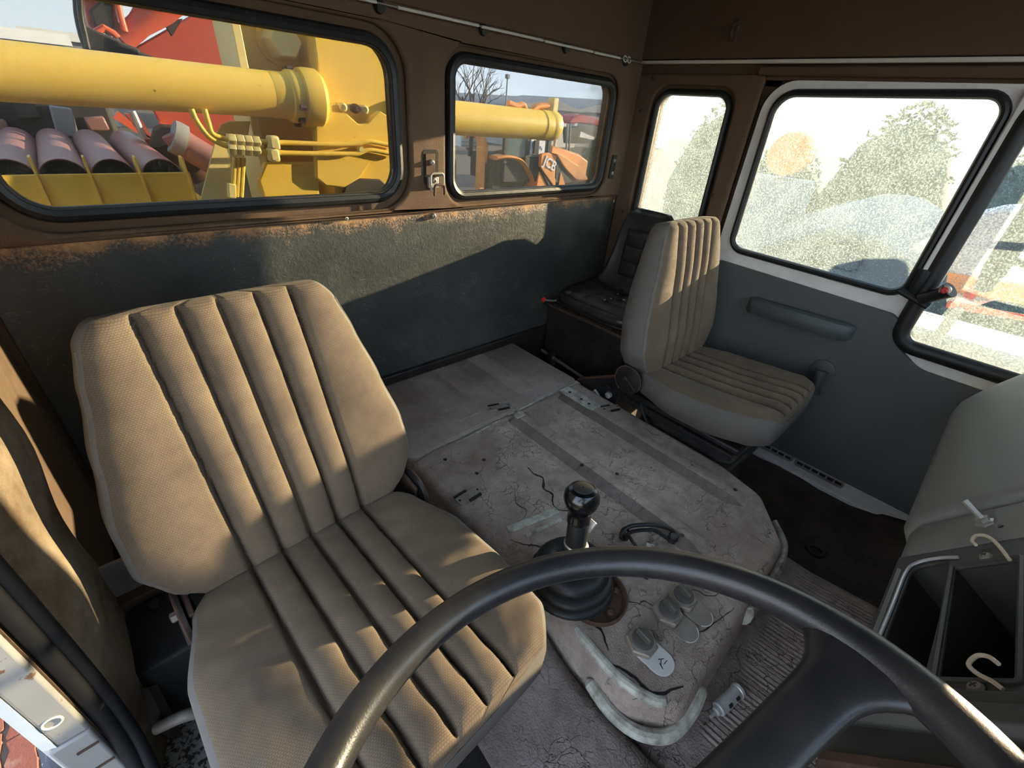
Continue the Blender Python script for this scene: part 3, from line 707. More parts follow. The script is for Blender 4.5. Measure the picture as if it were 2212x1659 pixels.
def make_seat(label, base, lean_b, lean_t, cush_mat, back_mat, driver):
    bx, by, _ = base
    t = thing('truck_seat', label, 'seat', base, 'ribbed cloth cab seats')
    if driver: t.rotation_euler = (0, 0, math.radians(2.6))
    # backrest: lean_b/lean_t = (dy,z) at bottom/top
    b0 = Vector((bx, by+lean_b[0], lean_b[1])); b1 = Vector((bx, by+lean_t[0], lean_t[1]))
    D = (b1-b0).normalized(); N0 = Vector((0, -D.z, D.y)); 
    if N0.y > 0: N0 = -N0
    L = (b1-b0).length
    def bpath(v):
        c = b0+D*L*v; c = c-N0*.008*math.sin(math.pi*v)+N0*.012*sstep(.75, 1, v)*0
        return c, N0
    hwb = lambda v: lerp_tab([(0, .165), (.06, .205), (.14, .250), (.24, .278), (.40, .274), (.60, .250), (.80, .222), (.93, .203), (1, .186)], v)
    shear = (lambda v: -.008-.020*v) if driver else (lambda v: 0.0)
    sides(pad(bpath, hwb, lambda v: lerp_tab([(0, .055), (.3, .070), (.7, .062), (1, .045)], v), lambda v: lerp_tab([(0, .05), (.5, .055), (1, .03)], v), GR, gd=.019, gw=.0045, puff=.010, xc=shear).build('backrest', back_mat, t, ang=60), 110)
    # piping around the backrest edge
    pp = []
    for sgn in (-1, 1):
        vv = [k/40 for k in range(4, 38)] if sgn < 0 else [k/40 for k in range(37, 3, -1)]
        for v in vv:
            c, N = bpath(v); pp.append(c+Vector((sgn*hwb(v)*.968+shear(v), 0, 0))+N*(lerp_tab([(0, .055), (.3, .070), (.7, .062), (1, .045)], v)*.80))
    MB().tube(pp[:34], .0028, 6).build('piping', 'fabric_side_tan', t); MB().tube(pp[34:], .0028, 6).build('piping', 'fabric_side_tan', t)
    # cushion
    c0 = Vector((bx, by+.015, .416 if driver else .405)); c1 = Vector((bx, by-.50, .445)); Dc = (c1-c0).normalized(); Nc = Vector((0, Dc.z, -Dc.y))
    if Nc.z < 0: Nc = -Nc
    Lc = (c1-c0).length
    cshift = (lambda v: -.010) if driver else (lambda v: 0.0)
    def cpath(v): 
        c = c0+Dc*Lc*v; return c-Nc*(.035+.012*math.sin(math.pi*v)-.0*v), Nc
    hwc = lambda v: lerp_tab([(0, .20), (.10, .225), (.35, .258), (.65, .258), (.88, .240), (1, .20)], v)*(1.045 if driver else 1.0)
    sides(pad(cpath, hwc, lambda v: lerp_tab([(0, .040), (.4, .050), (.9, .052), (1, .045)], v), lambda v: lerp_tab([(0, .055), (.6, .075), (1, .07)], v), GR, gd=.019, gw=.0045, puff=.010, q=12, xc=cshift, wrink=.0012).build('cushion', cush_mat, t, ang=60), 110)
    # recliner discs
    for sgn in (-1, 1):
        x = bx+sgn*.250
        d = MB().lathe([(.056, -.004), (.058, 0), (.058, .004), (.050, .007), (.02, .008)], (x, by+.01, .375), (sgn, 0, 0), 32).build('recliner_disc', 'black_metal', t)
        MB().lathe([(.010, 0), (.010, .012), (.006, .014)], (x+sgn*.006, by+.015, .385), (sgn, 0, 0), 6).build('bolt', 'dusty_metal' if driver else 'black_metal', d)
        MB().tube(arc((x+sgn*.004, by+.01, .375), (0, 1, 0), (0, 0, 1), .057, -60, 200, 20), .003, 6).build('rim_edge', 'rusty_metal', d)
        MB().box((x+sgn*.009, by-.012, .362), (.006, .05, .010), (.6, 0, 0)).build('ratchet_arm', 'black_metal', d, bevel=.002)
        MB().box((x-sgn*.012, by+.02, .37), (.010, .07, .10), (.2, 0, 0)).build('hinge_plate', 'rusty_metal', d, bevel=.003)
    # base
    zb = -.05 if not driver else .10
    m = MB(); rs = []
    for k, (z, s) in enumerate(((.30, .92), (.285, 1.0), (.25, .98), (.235, .90), (.215, .98), (.19, .98), (.175, .90), (.155, .98), (.13, .98), (.11, .9), (max(zb, .02), .92), (zb, .95))):
        if z < zb: continue
        rs.append([(x, y, z) for x, y in rpoly([(bx-.20*s, by-.04), (bx-.20*s, by-.40*s-.03), (bx+.20*s, by-.40*s-.03), (bx+.20*s, by-.04)], .04, 5)])
    m.ring(rs).build('bellows', 'rubber_dusty', t)
    fr = MB().b2((bx-.225, by-.01, .288), (bx+.225, by-.44, .312)).build('seat_frame', 'black_metal', t, bevel=.006)
    for sgn in (-1, 1):
        MB().b2((bx+sgn*.235-.008, by+.02, .268), (bx+sgn*.235+.008, by-.43, .292)).build('slide_rail', 'black_metal', fr, bevel=.002)
        MB().tube(spline([(bx+sgn*.228, by-.06, .30), (bx+sgn*.24, by-.12, .24), (bx+sgn*.242, by-.24, .19), (bx+sgn*.235, by-.36, .20)], 6), .01, 8, sq=(.016, .004), up=(sgn, 0, 0)).build('strap', 'rubber', fr)
    MB().b2((bx-.16, by-.08, zb), (bx+.16, by-.42, zb+.02)).build('mount_plate', 'black_metal', t)
    return t
seat_d = make_seat('taupe ribbed cloth driver seat behind the steering wheel', (.150, -.69, .10), (.045, .36), (.180, .905), 'fabric_cushion', 'fabric_back', True)
seat_p = make_seat('taupe ribbed cloth passenger seat beside the white framed door', (1.592, -.68, -.05), (.00, .36), (.080, .935), 'fabric_cushion', 'fabric_back', False)
# adjuster box and sticker behind the passenger seat
bk = thing('seat_bracket', 'black rusty-edged steel bracket behind the passenger seat', 'bracket', (1.37, -.5, -.05))
MB().prism([(1.356, -.42, .05), (1.356, -.62, .05), (1.356, -.64, .33), (1.356, -.60, .345), (1.356, -.44, .255), (1.356, -.42, .235)], (.012, 0, 0)).build('plate', 'black_metal', bk, bevel=.003)
MB().tube([(1.362, -.425, .24), (1.362, -.44, .26), (1.362, -.60, .35), (1.362, -.64, .335)], .006, 8).build('edge', 'rusty_metal', bk)
st = MB().box((1.352, -.53, .225), (.004, .034, .045), (.55, 0, 0)).build('sticker', 'sticker_white', bk)
MB().box((1.3495, -.532, .232), (.002, .020, .014), (.55, 0, 0)).build('print', 'sticker_blue', st); MB().box((1.3495, -.522, .212), (.002, .010, .006), (.55, 0, 0)).build('print', 'rubber', st)
MB().lathe([(.014, 0), (.014, .014), (.008, .016)], (1.352, -.60, .265), (-1, 0, 0), 6).build('bolt', 'steel', bk)
MB().lathe([(.012, 0), (.012, .02), (.008, .022)], (1.352, -.595, .30), (-1, 0, 0), 12).build('pin', 'black_metal', bk)
# rod in the pit
rod = thing('link_rod', 'thin steel rod with a clamp in the dark pit behind the passenger seat', 'rod', (1.5, -.3, .1))
MB().tube([(1.535, -.04, .17), (1.48, -.40, .18), (1.45, -.56, .185)], .008, 10).build('shaft', 'dusty_metal', rod)
MB().lathe([(.022, -.012), (.024, 0), (.022, .012)], (1.522, -.12, .173), (.15, 1, 0), 16).build('clamp', 'black_metal', rod)
MB().box((1.517, -.135, .122), (.014, .03, .09), (.2, 0, 0)).build('hanger', 'rubber_dusty', rod, bevel=.004)
MB().lathe([(.009, 0), (.009, .012)], (1.508, -.155, .183), (-1, 0, .3), 6).build('nut', 'dusty_metal', rod)

# ------------------------------------------------------------------ black pan seat stored sideways in the corner
ts = thing('tractor_seat', 'small black moulded pan seat wedged in the rear corner', 'seat', (1.75, -.27, .42))
TY = -.275
def shell(inset, off, nu=30, nv=34):
    P = []
    for i in range(nv):
        t = i/(nv-1)
        # profile along the seat: front lip -> pan -> back
        if t < .5:
            s = t/.5; x = 1.565+.30*s; z = .485-.018*math.sin(math.pi*s)-.02*(1-s)**4*1.5
        else:
            s = (t-.5)/.5; a = s; x = 1.865+.055*math.sin(min(1, a*1.6)*math.pi/2)+.02*a; z = .485+.39*a**1.15
        hw = lerp_tab([(0, .175), (.06, .205), (.3, .222), (.5, .205), (.62, .18), (.85, .160), (.96, .13), (1, .09)], t)-inset
        row = []
        for j in range(nu):
            u = -1+2*j/(nu-1); side = abs(u)**3
            row.append((x-off*(t > .45)-side*.03*sstep(.4, .7, t), TY+hw*u, z+side*.028*(1-sstep(.5, .8, t))+off*(t < .55)))
        P.append(row)
    return P
MB().grid(shell(0, 0)).build('shell', 'tractor_vinyl', ts, solid=.012)
# puffy squab
def squab(P0, nx, ny, U, V, N, h, name, mat, par, gx=4, gy=3):
    P = []
    for i in range(nx):
        r = []
        for j in range(ny):
            a, b = i/(nx-1), j/(ny-1)
            edge = min(1, min(a, 1-a)*10)**.5*min(1, min(b, 1-b)*10)**.5
            g_ = abs(math.sin(math.pi*a*gx))**.35*abs(math.sin(math.pi*b*gy))**.35
            r.append(Vector(P0)+Vector(U)*a+Vector(V)*b+Vector(N)*(h*edge*(.55+.45*g_)))
        P.append(r)
    return MB().grid(P).build(name, mat, par)
squab((1.585, TY-.17, .482), 46, 46, (.25, 0, -.010), (0, .34, 0), (0, 0, 1), .026, 'seat_pad', 'tractor_seat_top', ts, 3, 4)
squab((1.885, TY-.105, .56), 46, 40, (.018, 0, .22), (0, .21, 0), (-1, 0, .1), .022, 'back_pad', 'tractor_vinyl', ts, 3, 2)
MB().tube(spline([(1.62, TY-.175, .476), (1.572, TY-.165, .472), (1.560, TY, .470), (1.572, TY+.165, .472), (1.62, TY+.175, .476)], 8), .017, 12, sq=(.024, .020), up=(0, 0, 1)).build('front_roll', 'tractor_vinyl', ts)
MB().tube([(x, y, z-.016) for x, y, z in spline([(1.85, TY-.215, .49), (1.62, TY-.215, .478), (1.556, TY-.18, .468), (1.545, TY, .466), (1.556, TY+.18, .468), (1.62, TY+.215, .478), (1.85, TY+.215, .49)], 8)], .006, 8).build('lower_rim', 'black_metal', ts)
for k in range(5): MB().box((1.63+.035*k, TY-.03+.03*math.sin(k*2.1), .511), (.032, .006, .003), (0, 0, .4*math.sin(k*1.7))).build('tear', 'rubber', ts)
for k in range(4): MB().box((1.64+.04*k, TY-.035+.035*math.sin(k*2.3+.5), .513), (.010, .005, .0025), (0, 0, k)).build('foam_bit', 'foam', ts)
MB().lathe([(.012, 0), (.010, .003)], (1.848, TY+.04, .50), (-.6, 0, 1), 14).build('drain_plug', 'rubber', ts)
sp = thing('seat_plate', 'flat dark steel plate with slots under the pan seat', 'plate', (1.7, -.27, .40))
MB().b2((1.525, -.04, .425), (1.96, -.52, .437)).build('plate', 'rusty_metal', sp, bevel=.002)
for y in (-.11, -.40):
    s_ = MB().b2((1.535, y-.03, .437), (1.66, y+.03, .446)).build('slide', 'black_metal', sp, bevel=.002)
    MB().lathe([(.010, 0), (.010, .008)], (1.56, y, .446), (0, 0, 1), 6).build('bolt', 'steel', s_)
lv = MB().tube([(1.60, -.075, .450), (1.55, -.06, .446), (1.505, -.045, .455)], .005, 8).build('lever', 'dusty_metal', sp)
MB().lathe([(.003, -.012), (.010, -.008), (.013, 0), (.010, .008), (.003, .012)], (1.498, -.043, .458), (1, -.2, -.1), 16).build('red_knob', 'red_plastic', lv)
bx_ = MB().b2((1.56, -.03, -.15), (1.97, -.50, .424)).build('battery_box', 'void_black', None, bevel=.004); tag(bx_, 'black steel box carrying the slotted seat plate', 'box')

# ------------------------------------------------------------------ steering wheel
WC = Vector((.159, -1.40, .808)); th = math.radians(20.1); WN = Vector((0, math.sin(th), math.cos(th))); WA = WN.cross(Vector((1, 0, 0))).normalized(); WX = Vector((1, 0, 0))
sw = thing('steering_wheel', 'large black three-spoke steering wheel in front of the driver seat', 'steering wheel', WC)
MB().tube([WC+(WX*math.cos(a)+WA*math.sin(a))*.25 for a in [2*math.pi*k/96 for k in range(96)]], .018, 18, closed=True, up=WN, sq=(.0175, .0185)).build('rim', 'wheel_plastic', sw)
def wheel_pt(u, v, h=0): return WC+WX*u+WA*v+WN*h
sw['label'] = 'large black two-spoke steering wheel in front of the driver seat'
for sg in (1, -1):
    # spoke: flared, dished box section, follows a gentle downward dish to the hub
    rs = []
    for k in range(25):
        t = k/24; r_ = .035+.208*t; a = math.radians(-20)
        hwid = .028-.004*math.sin(math.pi*t)+.040*max(0, (t-.72)/.28)**2.6
        h = -.075*(1-t)**1.3-.002; thk = .012
        cx, cy = r_*math.cos(a)*sg, r_*math.sin(a); px, py = math.sin(-a)*sg, math.cos(a)
        rs.append([wheel_pt(cx+px*hwid*math.copysign(abs(math.cos(q))**.7, math.cos(q)), cy+py*hwid*math.copysign(abs(math.cos(q))**.7, math.cos(q)), h+thk*math.sin(q)) for q in [2*math.pi*j/20 for j in range(20)]])
    MB().ring(rs).build('spoke', 'wheel_plastic', sw)
hub = MB().lathe([(.02, -.13), (.035, -.11), (.046, -.09), (.048, -.07), (.042, -.06), (.02, -.056)], WC, WN, 32).build('hub', 'wheel_plastic', sw)
MB().lathe([(.030, -.058), (.030, -.054), (.026, -.052)], WC, WN, 28).build('horn_button', 'knob_black', hub)
colm = thing('steering_column', 'black steering column running down below the wheel', 'steering column', WC-WN*.5)
MB().lathe([(.035, -.46), (.038, -.22), (.045, -.20), (.045, -.125)], WC, WN, 24).build('shroud', 'dash_dark', colm)

# ------------------------------------------------------------------ dashboard
P0 = Vector((0, -1.517, .55)); DD = Vector((0, -.53, .848)); DN = Vector((0, .848, .53))
def dp(x, s, h=0.0): return P0+Vector((x, 0, 0))+DD*s+DN*h
dash = thing('dashboard', 'dusty grey dashboard with two open slots and a padded passenger end', 'dashboard', (1.0, -1.7, .5))
def dsec(x, prof): return [dp(x, s, h) for s, h in prof]
padp = [(-.02, -.10), (-.012, -.03), (0, -.006), (.03, .010), (.10, .020), (.20, .022), (.30, .014), (.36, -.01), (.40, -.06), (.40, -.36), (-.02, -.36)]
def scale_prof(p, k, ds=0): return [(s*(1 if s < 0 else 1)+ds, h-k) for s, h in p]
rs = [dsec(1.043, scale_prof(padp, .012)), dsec(1.050, scale_prof(padp, .003)), dsec(1.06, padp)]
for x in (1.3, 1.55, 1.72): rs.append(dsec(x, padp))
for x, k, ds in ((1.78, .004, .008), (1.82, .014, .03), (1.845, .035, .07), (1.853, .06, .10)): rs.append(dsec(x, [(max(s, ds-.02), h-k) for s, h in padp]))
MB().ring(rs).build('passenger_pad', 'dash_grey', dash, ang=50)
sp_ = [(-.005, -.10), (.004, -.03), (.014, -.010), (.04, .002), (.2, .006), (.34, .002), (.38, -.06), (.38, -.36), (-.005, -.36)]
MB().ring([dsec(.921, scale_prof(sp_, .008)), dsec(.928, sp_), dsec(1.030, sp_), dsec(1.038, scale_prof(sp_, .010))]).build('switch_strip', 'dash_grey', dash, ang=50)
# slot panel with two openings
plate('slot_panel', [(.450, .02), (.925, .02), (.925, .36), (.450, .36)], [rpoly([(.600, .046), (.885, .050), (.885, .104), (.600, .118)], [.02, .03, .006, .006], 5), rpoly([(.605, .128), (.862, .116), (.862, .196), (.605, .204)], .004, 3)],
      lambda u, v, t: tuple(dp(u, v, -.006+t)), .006, 'dash_dark', dash, .002, 2)
MB().ring([[dp(x, .012, -.02), dp(x, .030, .004), dp(x, .036, -.002), dp(x, .036, -.03)] for x in (.60, .75, .88)]).build('lower_edge', 'dash_grey', dash)
MB().tube(spline([dp(.63, .040, .003), dp(.75, .044, .003), dp(.86, .046, .003), dp(.888, .058, .003), dp(.893, .09, .003), dp(.888, .12, .002)], 7), .0028, 8).build('chrome_edge', 'bare_metal', dash)
for nm, pf in (('top_cover', [(.350, -.001), (.362, -.008), (.362, -.36), (.350, -.36)]), ('bottom_cover', [(.012, -.03), (.022, -.01), (.022, -.36), (.012, -.36)])):
    MB().ring([dsec(.335, pf), dsec(.922, pf)]).build(nm, 'dash_dark', dash, bevel=.002)
MB().ring([dsec(.330, [(.012, -.02), (.362, -.02), (.362, -.36), (.012, -.36)]), dsec(.340, [(.012, -.02), (.362, -.02), (.362, -.36), (.012, -.36)])]).build('end_cover', 'dash_dark', dash)
# slot liners
def liner(x0, x1, s0, s1, dep, name):
    m = MB(); t_ = .003
    for (a, b, c, d) in ((x0, x1, s0-t_, s0), (x0, x1, s1, s1+t_), (x0-t_, x0, s0, s1), (x1, x1+t_, s0, s1)):
        m.prism([dp(a, c, -.004), dp(b, c, -.004), dp(b, d, -.004), dp(a, d, -.004)], DN*-dep)
    m.prism([dp(x0, s0, -dep), dp(x1, s0, -dep), dp(x1, s1, -dep), dp(x0, s1, -dep)], DN*-.004)
    return m.build(name, 'dash_dark', dash, smooth=False)
liner(.598, .888, .040, .112, .13, 'slot_liner'); liner(.602, .866, .112, .206, .15, 'slot_liner')
MB().tube([dp(x, s, .001) for x, s in rpoly([(.605, .124), (.866, .112), (.866, .199), (.605, .207)], .006, 3)], .004, 6, closed=True).build('slot_frame', 'dash_dark', dash)
for x, s in ((.875, .157), (.591, .170)): screw(dp(x, s, .002), DN, .009, 'dusty_metal', dash, .006)
tg = MB().lathe([(.014, 0), (.014, .004), (.010, .006), (.010, .012)], dp(.981, .150, .004), DN, 6).build('toggle_switch', 'steel', dash)
MB().tube([dp(.981, .150, .012), dp(.993, .143, .045)], [.0045, .006], 10).build('toggle_bat', 'steel', tg)
MB().lathe([(.004, 0), (.003, .001)], dp(.958, .172, .006), DN, 10).build('hole', 'rubber', dash)
# trim bands below the slots and indicator stalk with its pictograms
MB().ring([[dp(x, -.02, -.05), dp(x, .0, .004), dp(x, .02, .012), dp(x, .34, .012), dp(x, .34, -.05)] for x in (.545, .578)]).build('lower_band', 'dash_dark', dash, bevel=.003)
MB().ring([[dp(x, -.03, -.05), dp(x, -.01, -.01), dp(x, .33, -.01), dp(x, .33, -.05)] for x in (.33, .46)]).build('column_cover', 'dash_dark', dash, bevel=.003)
MB().ring([[dp(x, .02, .0), dp(x, .03, .010), dp(x, .33, .02), dp(x, .33, -.02), dp(x, .02, -.02)] for x in (.452, .468)]).build('rusty_edge', 'rusty_metal', dash, bevel=.002)
sk = thing('indicator_stalk', 'flat black column stalk printed with white lamp and wiper symbols', 'stalk', dp(.52, .2, .02))
MB().ring([[dp(.503, s, .020), dp(.508, s, .032), dp(.532, s, .034), dp(.538, s, .022), dp(.532, s, .010), dp(.508, s, .010)] for s in (.03, .06, .2, .34)]).build('bar', 'dash_dark', sk, bevel=.002)
def icon(parts, name):
    m = MB()
    for (x, s, dx, ds) in parts: m.prism([dp(x-dx/2, s-ds/2, .0345), dp(x+dx/2, s-ds/2, .0345), dp(x+dx/2, s+ds/2, .0345), dp(x-dx/2, s+ds/2, .0345)], DN*.0006)
    m.build(name, 'icon_white', sk, smooth=False)
def box_icon(x, s, a, b): return [(x, s-b/2, a, .0010), (x, s+b/2, a, .0010), (x-a/2, s, .0010, b), (x+a/2, s, .0010, b)]
icon(box_icon(.526, .106, .006, .004)+[(.526, .112, .001, .008), (.529, .116, .006, .001)], 'lamp_symbol')
icon(box_icon(.516, .106, .006, .004)+[(.516, .112, .001, .008), (.513, .116, .006, .001)], 'lamp_symbol')
icon([(.521, .128+.0015*k, .012-.0012*abs(k), .0007) for k in (-3, -1.5, 0, 1.5, 3)]+[(.515, .128, .0010, .010), (.527, .128, .0010, .008)], 'wiper_symbol')
icon([(.523, .147, .0010, .008), (.520, .151, .006, .0010)], 'washer_symbol')
# two pale hooks screwed to the slot edge
def hook(pts, label):
    o = MB().tube(spline([dp(*p) for p in pts], 8), .0026, 10).build('cup_hook', 'hook_cream'); tag(o, label, 'hook', 'cream screw hooks on the dashboard'); return o
hook([(.859, .186, .002), (.884, .178, .008), (.908, .168, .012), (.922, .157, .014), (.922, .147, .015), (.907, .144, .015), (.893, .150, .015)], 'cream screw hook at the upper end of the dashboard slot')
hook([(.592, .194, .002), (.599, .186, .006), (.606, .174, .010), (.617, .167, .013), (.629, .175, .015), (.626, .187, .016), (.614, .197, .016)], 'cream screw hook at the lower end of the dashboard slot')

# ------------------------------------------------------------------ gear lever
gl = thing('gear_lever', 'black knobbed gear lever in a rubber boot on the engine cover', 'gear lever', (.585, -1.08, ZT))
rg = MB().lathe([(.060, .0), (.074, .0), (.076, .012), (.072, .014), (.068, .010), (.064, .002)], (.612, -1.122, ZT), (0, 0, 1), 40).build('base_ring', 'rusty_metal', gl)
MB().lathe([(.066, .001), (.03, .003), (.005, .003)], (.612, -1.122, ZT), (0, 0, 1), 32).build('ring_floor', 'rusty_metal', rg)
for a in (-100, -30, 40, 150): MB().lathe([(.009, 0), (.009, .008), (.005, .012)], (.612+.052*math.cos(math.radians(a)), -1.122+.052*math.sin(math.radians(a)), ZT+.004), (0, 0, 1), 6).build('bolt', 'rusty_metal', rg)
MB().box((.625, -1.14, ZT+.010), (.05, .016, .014), (0, 0, .7)).build('gate_bar', 'rusty_metal', rg, bevel=.003)
ax_ = Vector((.06, .10, 1)).normalized()
MB().lathe([(.066, .010), (.098, .020), (.102, .026), (.098, .034), (.084, .038), (.096, .046), (.098, .052), (.092, .060), (.080, .064), (.086, .072), (.086, .080), (.076, .092), (.062, .098), (.050, .098), (.044, .088), (.036, .084), (.031, .10), (.028, .12)], (.572, -1.072, ZT+.008), ax_, 44).build('rubber_boot', 'rubber', gl, ang=70)
b0 = Vector((.572, -1.072, ZT+.004))
MB().lathe([(.027, .10), (.0275, .135), (.030, .14), (.030, .147), (.0235, .152), (.0235, .205), (.0225, .215)], b0, ax_, 28).build('sleeve', 'rubber', gl)
MB().lathe([(.0245, .147), (.0262, .150), (.0245, .153)], b0, ax_, 28).build('clip_ring', 'steel', gl)
kx = (ax_+Vector((.02, .02, 0))).normalized()
kn = MB().lathe([(.018, .206), (.026, .210), (.026, .222), (.024, .232), (.026, .242), (.035, .256), (.039, .270), (.038, .284), (.030, .295), (.014, .300), (.002, .3005)], b0, kx, 32).build('knob', 'knob_black', gl)
MB().lathe([(.021, .2975), (.0225, .2992), (.0205, .3005)], b0, kx, 30).build('knob_groove', 'rubber_dusty', kn)
MB().box(b0+ax_*.195+Vector((.027, -.012, 0)), (.006, .020, .028), (.3, .5, .3)).build('splitter_tab', 'steel', gl, bevel=.002)
MB().tube(spline([b0+Vector((-.05, -.02, .10)), b0+Vector((-.035, -.035, .085)), b0+Vector((-.02, -.045, .075)), b0+Vector((-.005, -.04, .07))], 6), .004, 8).build('boot_fold', 'rubber', gl)

# ------------------------------------------------------------------ rotary switches on the cover
def rotary(x, y, lab, kang, white):
    t = thing('rotary_switch', lab, 'switch', (x, y, ZT), 'rotary switches on the engine cover')
    tg_ = MB().prism([(px, py, ZT+.001) for px, py in rpoly([(x-.029, y+.024), (x-.027, y-.074), (x+.031, y-.078), (x+.029, y+.024)], .0275, 8)], (0, 0, .0025)).build('tag_plate', 'icon_white' if white else 'dusty_metal', t, bevel=.0008)
    if white:
        m = MB()
        for k, (a, b, c) in enumerate(((.0, -.050, .5), (.006, -.046, -.6), (-.006, -.054, 1.2), (.008, -.056, 0))): m.box((x+a, y+b, ZT+.0038), (.012, .0014, .0006), (0, 0, c))
        m.build('scratched_mark', 'rubber', tg_, smooth=False)
    else:
        MB().tube([(x+.027*math.cos(a), y-.050+.026*math.sin(a), ZT+.0036) for a in [math.radians(-150+k*12) for k in range(11)]], .0012, 6).build('bright_edge', 'icon_white', tg_)
    MB().lathe([(.034, .003), (.035, .006), (.035, .014), (.032, .017), (.026, .017), (.026, .012)], (x, y, ZT), (0, 0, 1), 6).build('nut', 'switch_brass', t, bevel=.001)
    MB().lathe([(.0275, .012), (.0275, .020), (.024, .021)], (x, y, ZT), (0, 0, 1), 26).build('collar', 'dusty_metal', t)
    MB().lathe([(.0235, .012), (.023, .025), (.020, .027)], (x, y, ZT), (0, 0, 1), 26).build('dial', 'switch_grey', t)
    MB().box((x, y, ZT+.034), (.0095, .036, .018), (0, 0, kang)).build('grip', 'switch_grey', t, bevel=.002)
rotary(.768, -1.262, 'rotary switch with grey tag nearest the cable bundle', -.25, False)
rotary(.708, -1.258, 'rotary switch with grey tag, middle of the three on the cover', -.25, False)
rotary(.602, -1.258, 'rotary switch with a white scratched tag by the torn corner', -.1, True)
# ------------------------------------------------------------------ cable bundle
cb = thing('cable_bundle', 'loose loop of black cables with connectors on the engine cover', 'cables', (.83, -1.11, ZT))
z0 = ZT
MB().tube(spline([(.80, -1.060, z0+.004), (.795, -1.062, z0+.03), (.82, -1.07, z0+.045), (.87, -1.11, z0+.05), (.905, -1.145, z0+.035), (.905, -1.165, z0+.01)], 8), .0055, 10).build('cable', 'rubber', cb)
MB().tube(spline([(.805, -1.068, z0+.006), (.80, -1.072, z0+.026), (.82, -1.082, z0+.036), (.86, -1.115, z0+.040), (.885, -1.15, z0+.02)], 8), .005, 10).build('cable', 'rubber', cb)
MB().tube(spline([(.80, -1.075, z0+.010), (.798, -1.08, z0+.03), (.79, -1.10, z0+.032), (.795, -1.125, z0+.012), (.80, -1.14, z0+.006)], 8), .005, 10).build('cable', 'rubber', cb)
MB().tube(spline([(.745, -1.170, z0+.004), (.765, -1.165, z0+.012), (.785, -1.155, z0+.012)], 6), .010, 12).build('hose_end', 'rubber', cb)
MB().tube(arc((.805, -1.065, z0+.02), (1, 0, 0), (0, .5, .86), .016, 0, 330, 14), .0035, 8).build('clamp', 'black_metal', cb)
MB().box((.825, -1.135, z0+.010), (.028, .022, .018), (0, 0, .6)).build('connector', 'cream_metal', cb, bevel=.002)
MB().tube([(.855, -1.12, z0+.016), (.880, -1.125, z0+.02)], .009, 12).build('plug', 'dusty_metal', cb)
MB().lathe([(.013, 0), (.013, .018), (.010, .022)], (.895, -1.155, z0+.012), (.1, -.1, 1), 20).build('cap', 'black_metal', cb)
MB().box((.815, -1.178, z0+.008), (.035, .022, .014), (0, 0, -.4)).build('terminal_block', 'black_metal', cb, bevel=.002)
# ------------------------------------------------------------------ loose lock barrel on the mat
lb = thing('lock_barrel', 'small loose metal cylinder lying on the ribbed mat', 'lock barrel', (.705, -1.437, .146))
A, B = Vector((.664, -1.430, .158)), Vector((.752, -1.445, .160)); dl_ = (B-A).normalized()
MB().lathe([(.003, -.012), (.004, .004), (.009, .006), (.010, .014), (.0145, .015), (.0148, .020), (.0135, .022), (.0148, .026), (.0148, .080), (.0165, .081), (.0165, .088), (.012, .089), (.011, .086)], A, dl_, 28).build('body', 'bare_metal', lb)
for t_ in (.040, .066): MB().box(A+dl_*t_+Vector((-.004, -.010, .011)), (.010, .006, .004), (.8, 0, -.16)).build('notch', 'rubber', lb)

# ------------------------------------------------------------------ rear wall fittings
lt = thing('window_latch', 'rusty steel latch with wire loop between the two rear windows', 'latch', (.885, -.03, 1.02))
plate('recess_shade', rrect(.858, .916, .985, 1.092, .012), [], my(-.0255), .002, 'void_black', lt)  # flat black plate in place of the shaded cut in the carpet
MB().b2((.866, -.0285, .972), (.902, -.0255, 1.080)).build('backplate', 'rusty_metal', lt, bevel=.001)
MB().b2((.868, -.040, .978), (.908, -.0285, 1.012)).build('striker', 'steel', lt, bevel=.002)
for z in (1.055, 1.002): screw((.886, -.029 if z > 1.03 else -.040, z), (0, -1, 0), .009, 'steel', lt, .012)
MB().tube([(x, -.062, z) for x, z in rpoly([(.862, .962), (.862, 1.026), (.912, 1.026), (.912, .985)], .010, 5)][3:], .0035, 10).build('wire_loop', 'steel', lt)
MB().tube([(x, -.066, z) for x, z in rpoly([(.872, .955), (.874, .992), (.912, .992), (.914, .955)], .010, 5)][3:-3], .004, 10).build('hasp', 'rusty_metal', lt)
for x in (.864, .910): MB().tube([(x, -.028, 1.015), (x, -.062, 1.018)], .0035, 8).build('pin', 'steel', lt)
hp = thing('hinge_plate', 'small black plate with two screws beside the shorter rear window', 'plate', (1.885, -.026, 1.03))
MB().box((1.884, -.028, 1.030), (.030, .008, .10), (0, .04, 0)).build('plate', 'black_metal', hp, bevel=.002)
for z in (1.058, 1.005): screw((1.884, -.032, z), (0, -1, 0), .008, 'steel', hp)
rd = thing('curtain_rod', 'thin pale rod on rubber stops above the rear windows', 'rod', (1.2, -.045, 1.43))
xs_ = [(.40, .718), (.780, 1.055), (1.066, 1.335), (1.345, 1.605), (1.615, 1.78)]
for a, b in xs_: MB().tube([(a, -.046, 1.430), (b, -.046, 1.431)], .0038, 8).build('rod_segment', 'strip_white', rd)
MB().tube([(.40, -.046, 1.430), (1.96, -.046, 1.4315)], .0022, 6).build('wire', 'dusty_metal', rd)
for x in (.735, 1.087, 1.472, 1.845): MB().lathe([(.004, -.02), (.014, -.016), (.016, -.004), (.012, .004)], (x, -.036, 1.424), (0, -1, -.3), 16).build('rubber_stop', 'rubber', rd)
for x in (1.815, 1.842): MB().tube(arc((x, -.046, 1.432), (1, 0, .2), (0, .4, 1), .010, 20, 340, 14), .0026, 6).build('ring', 'strip_white', rd)
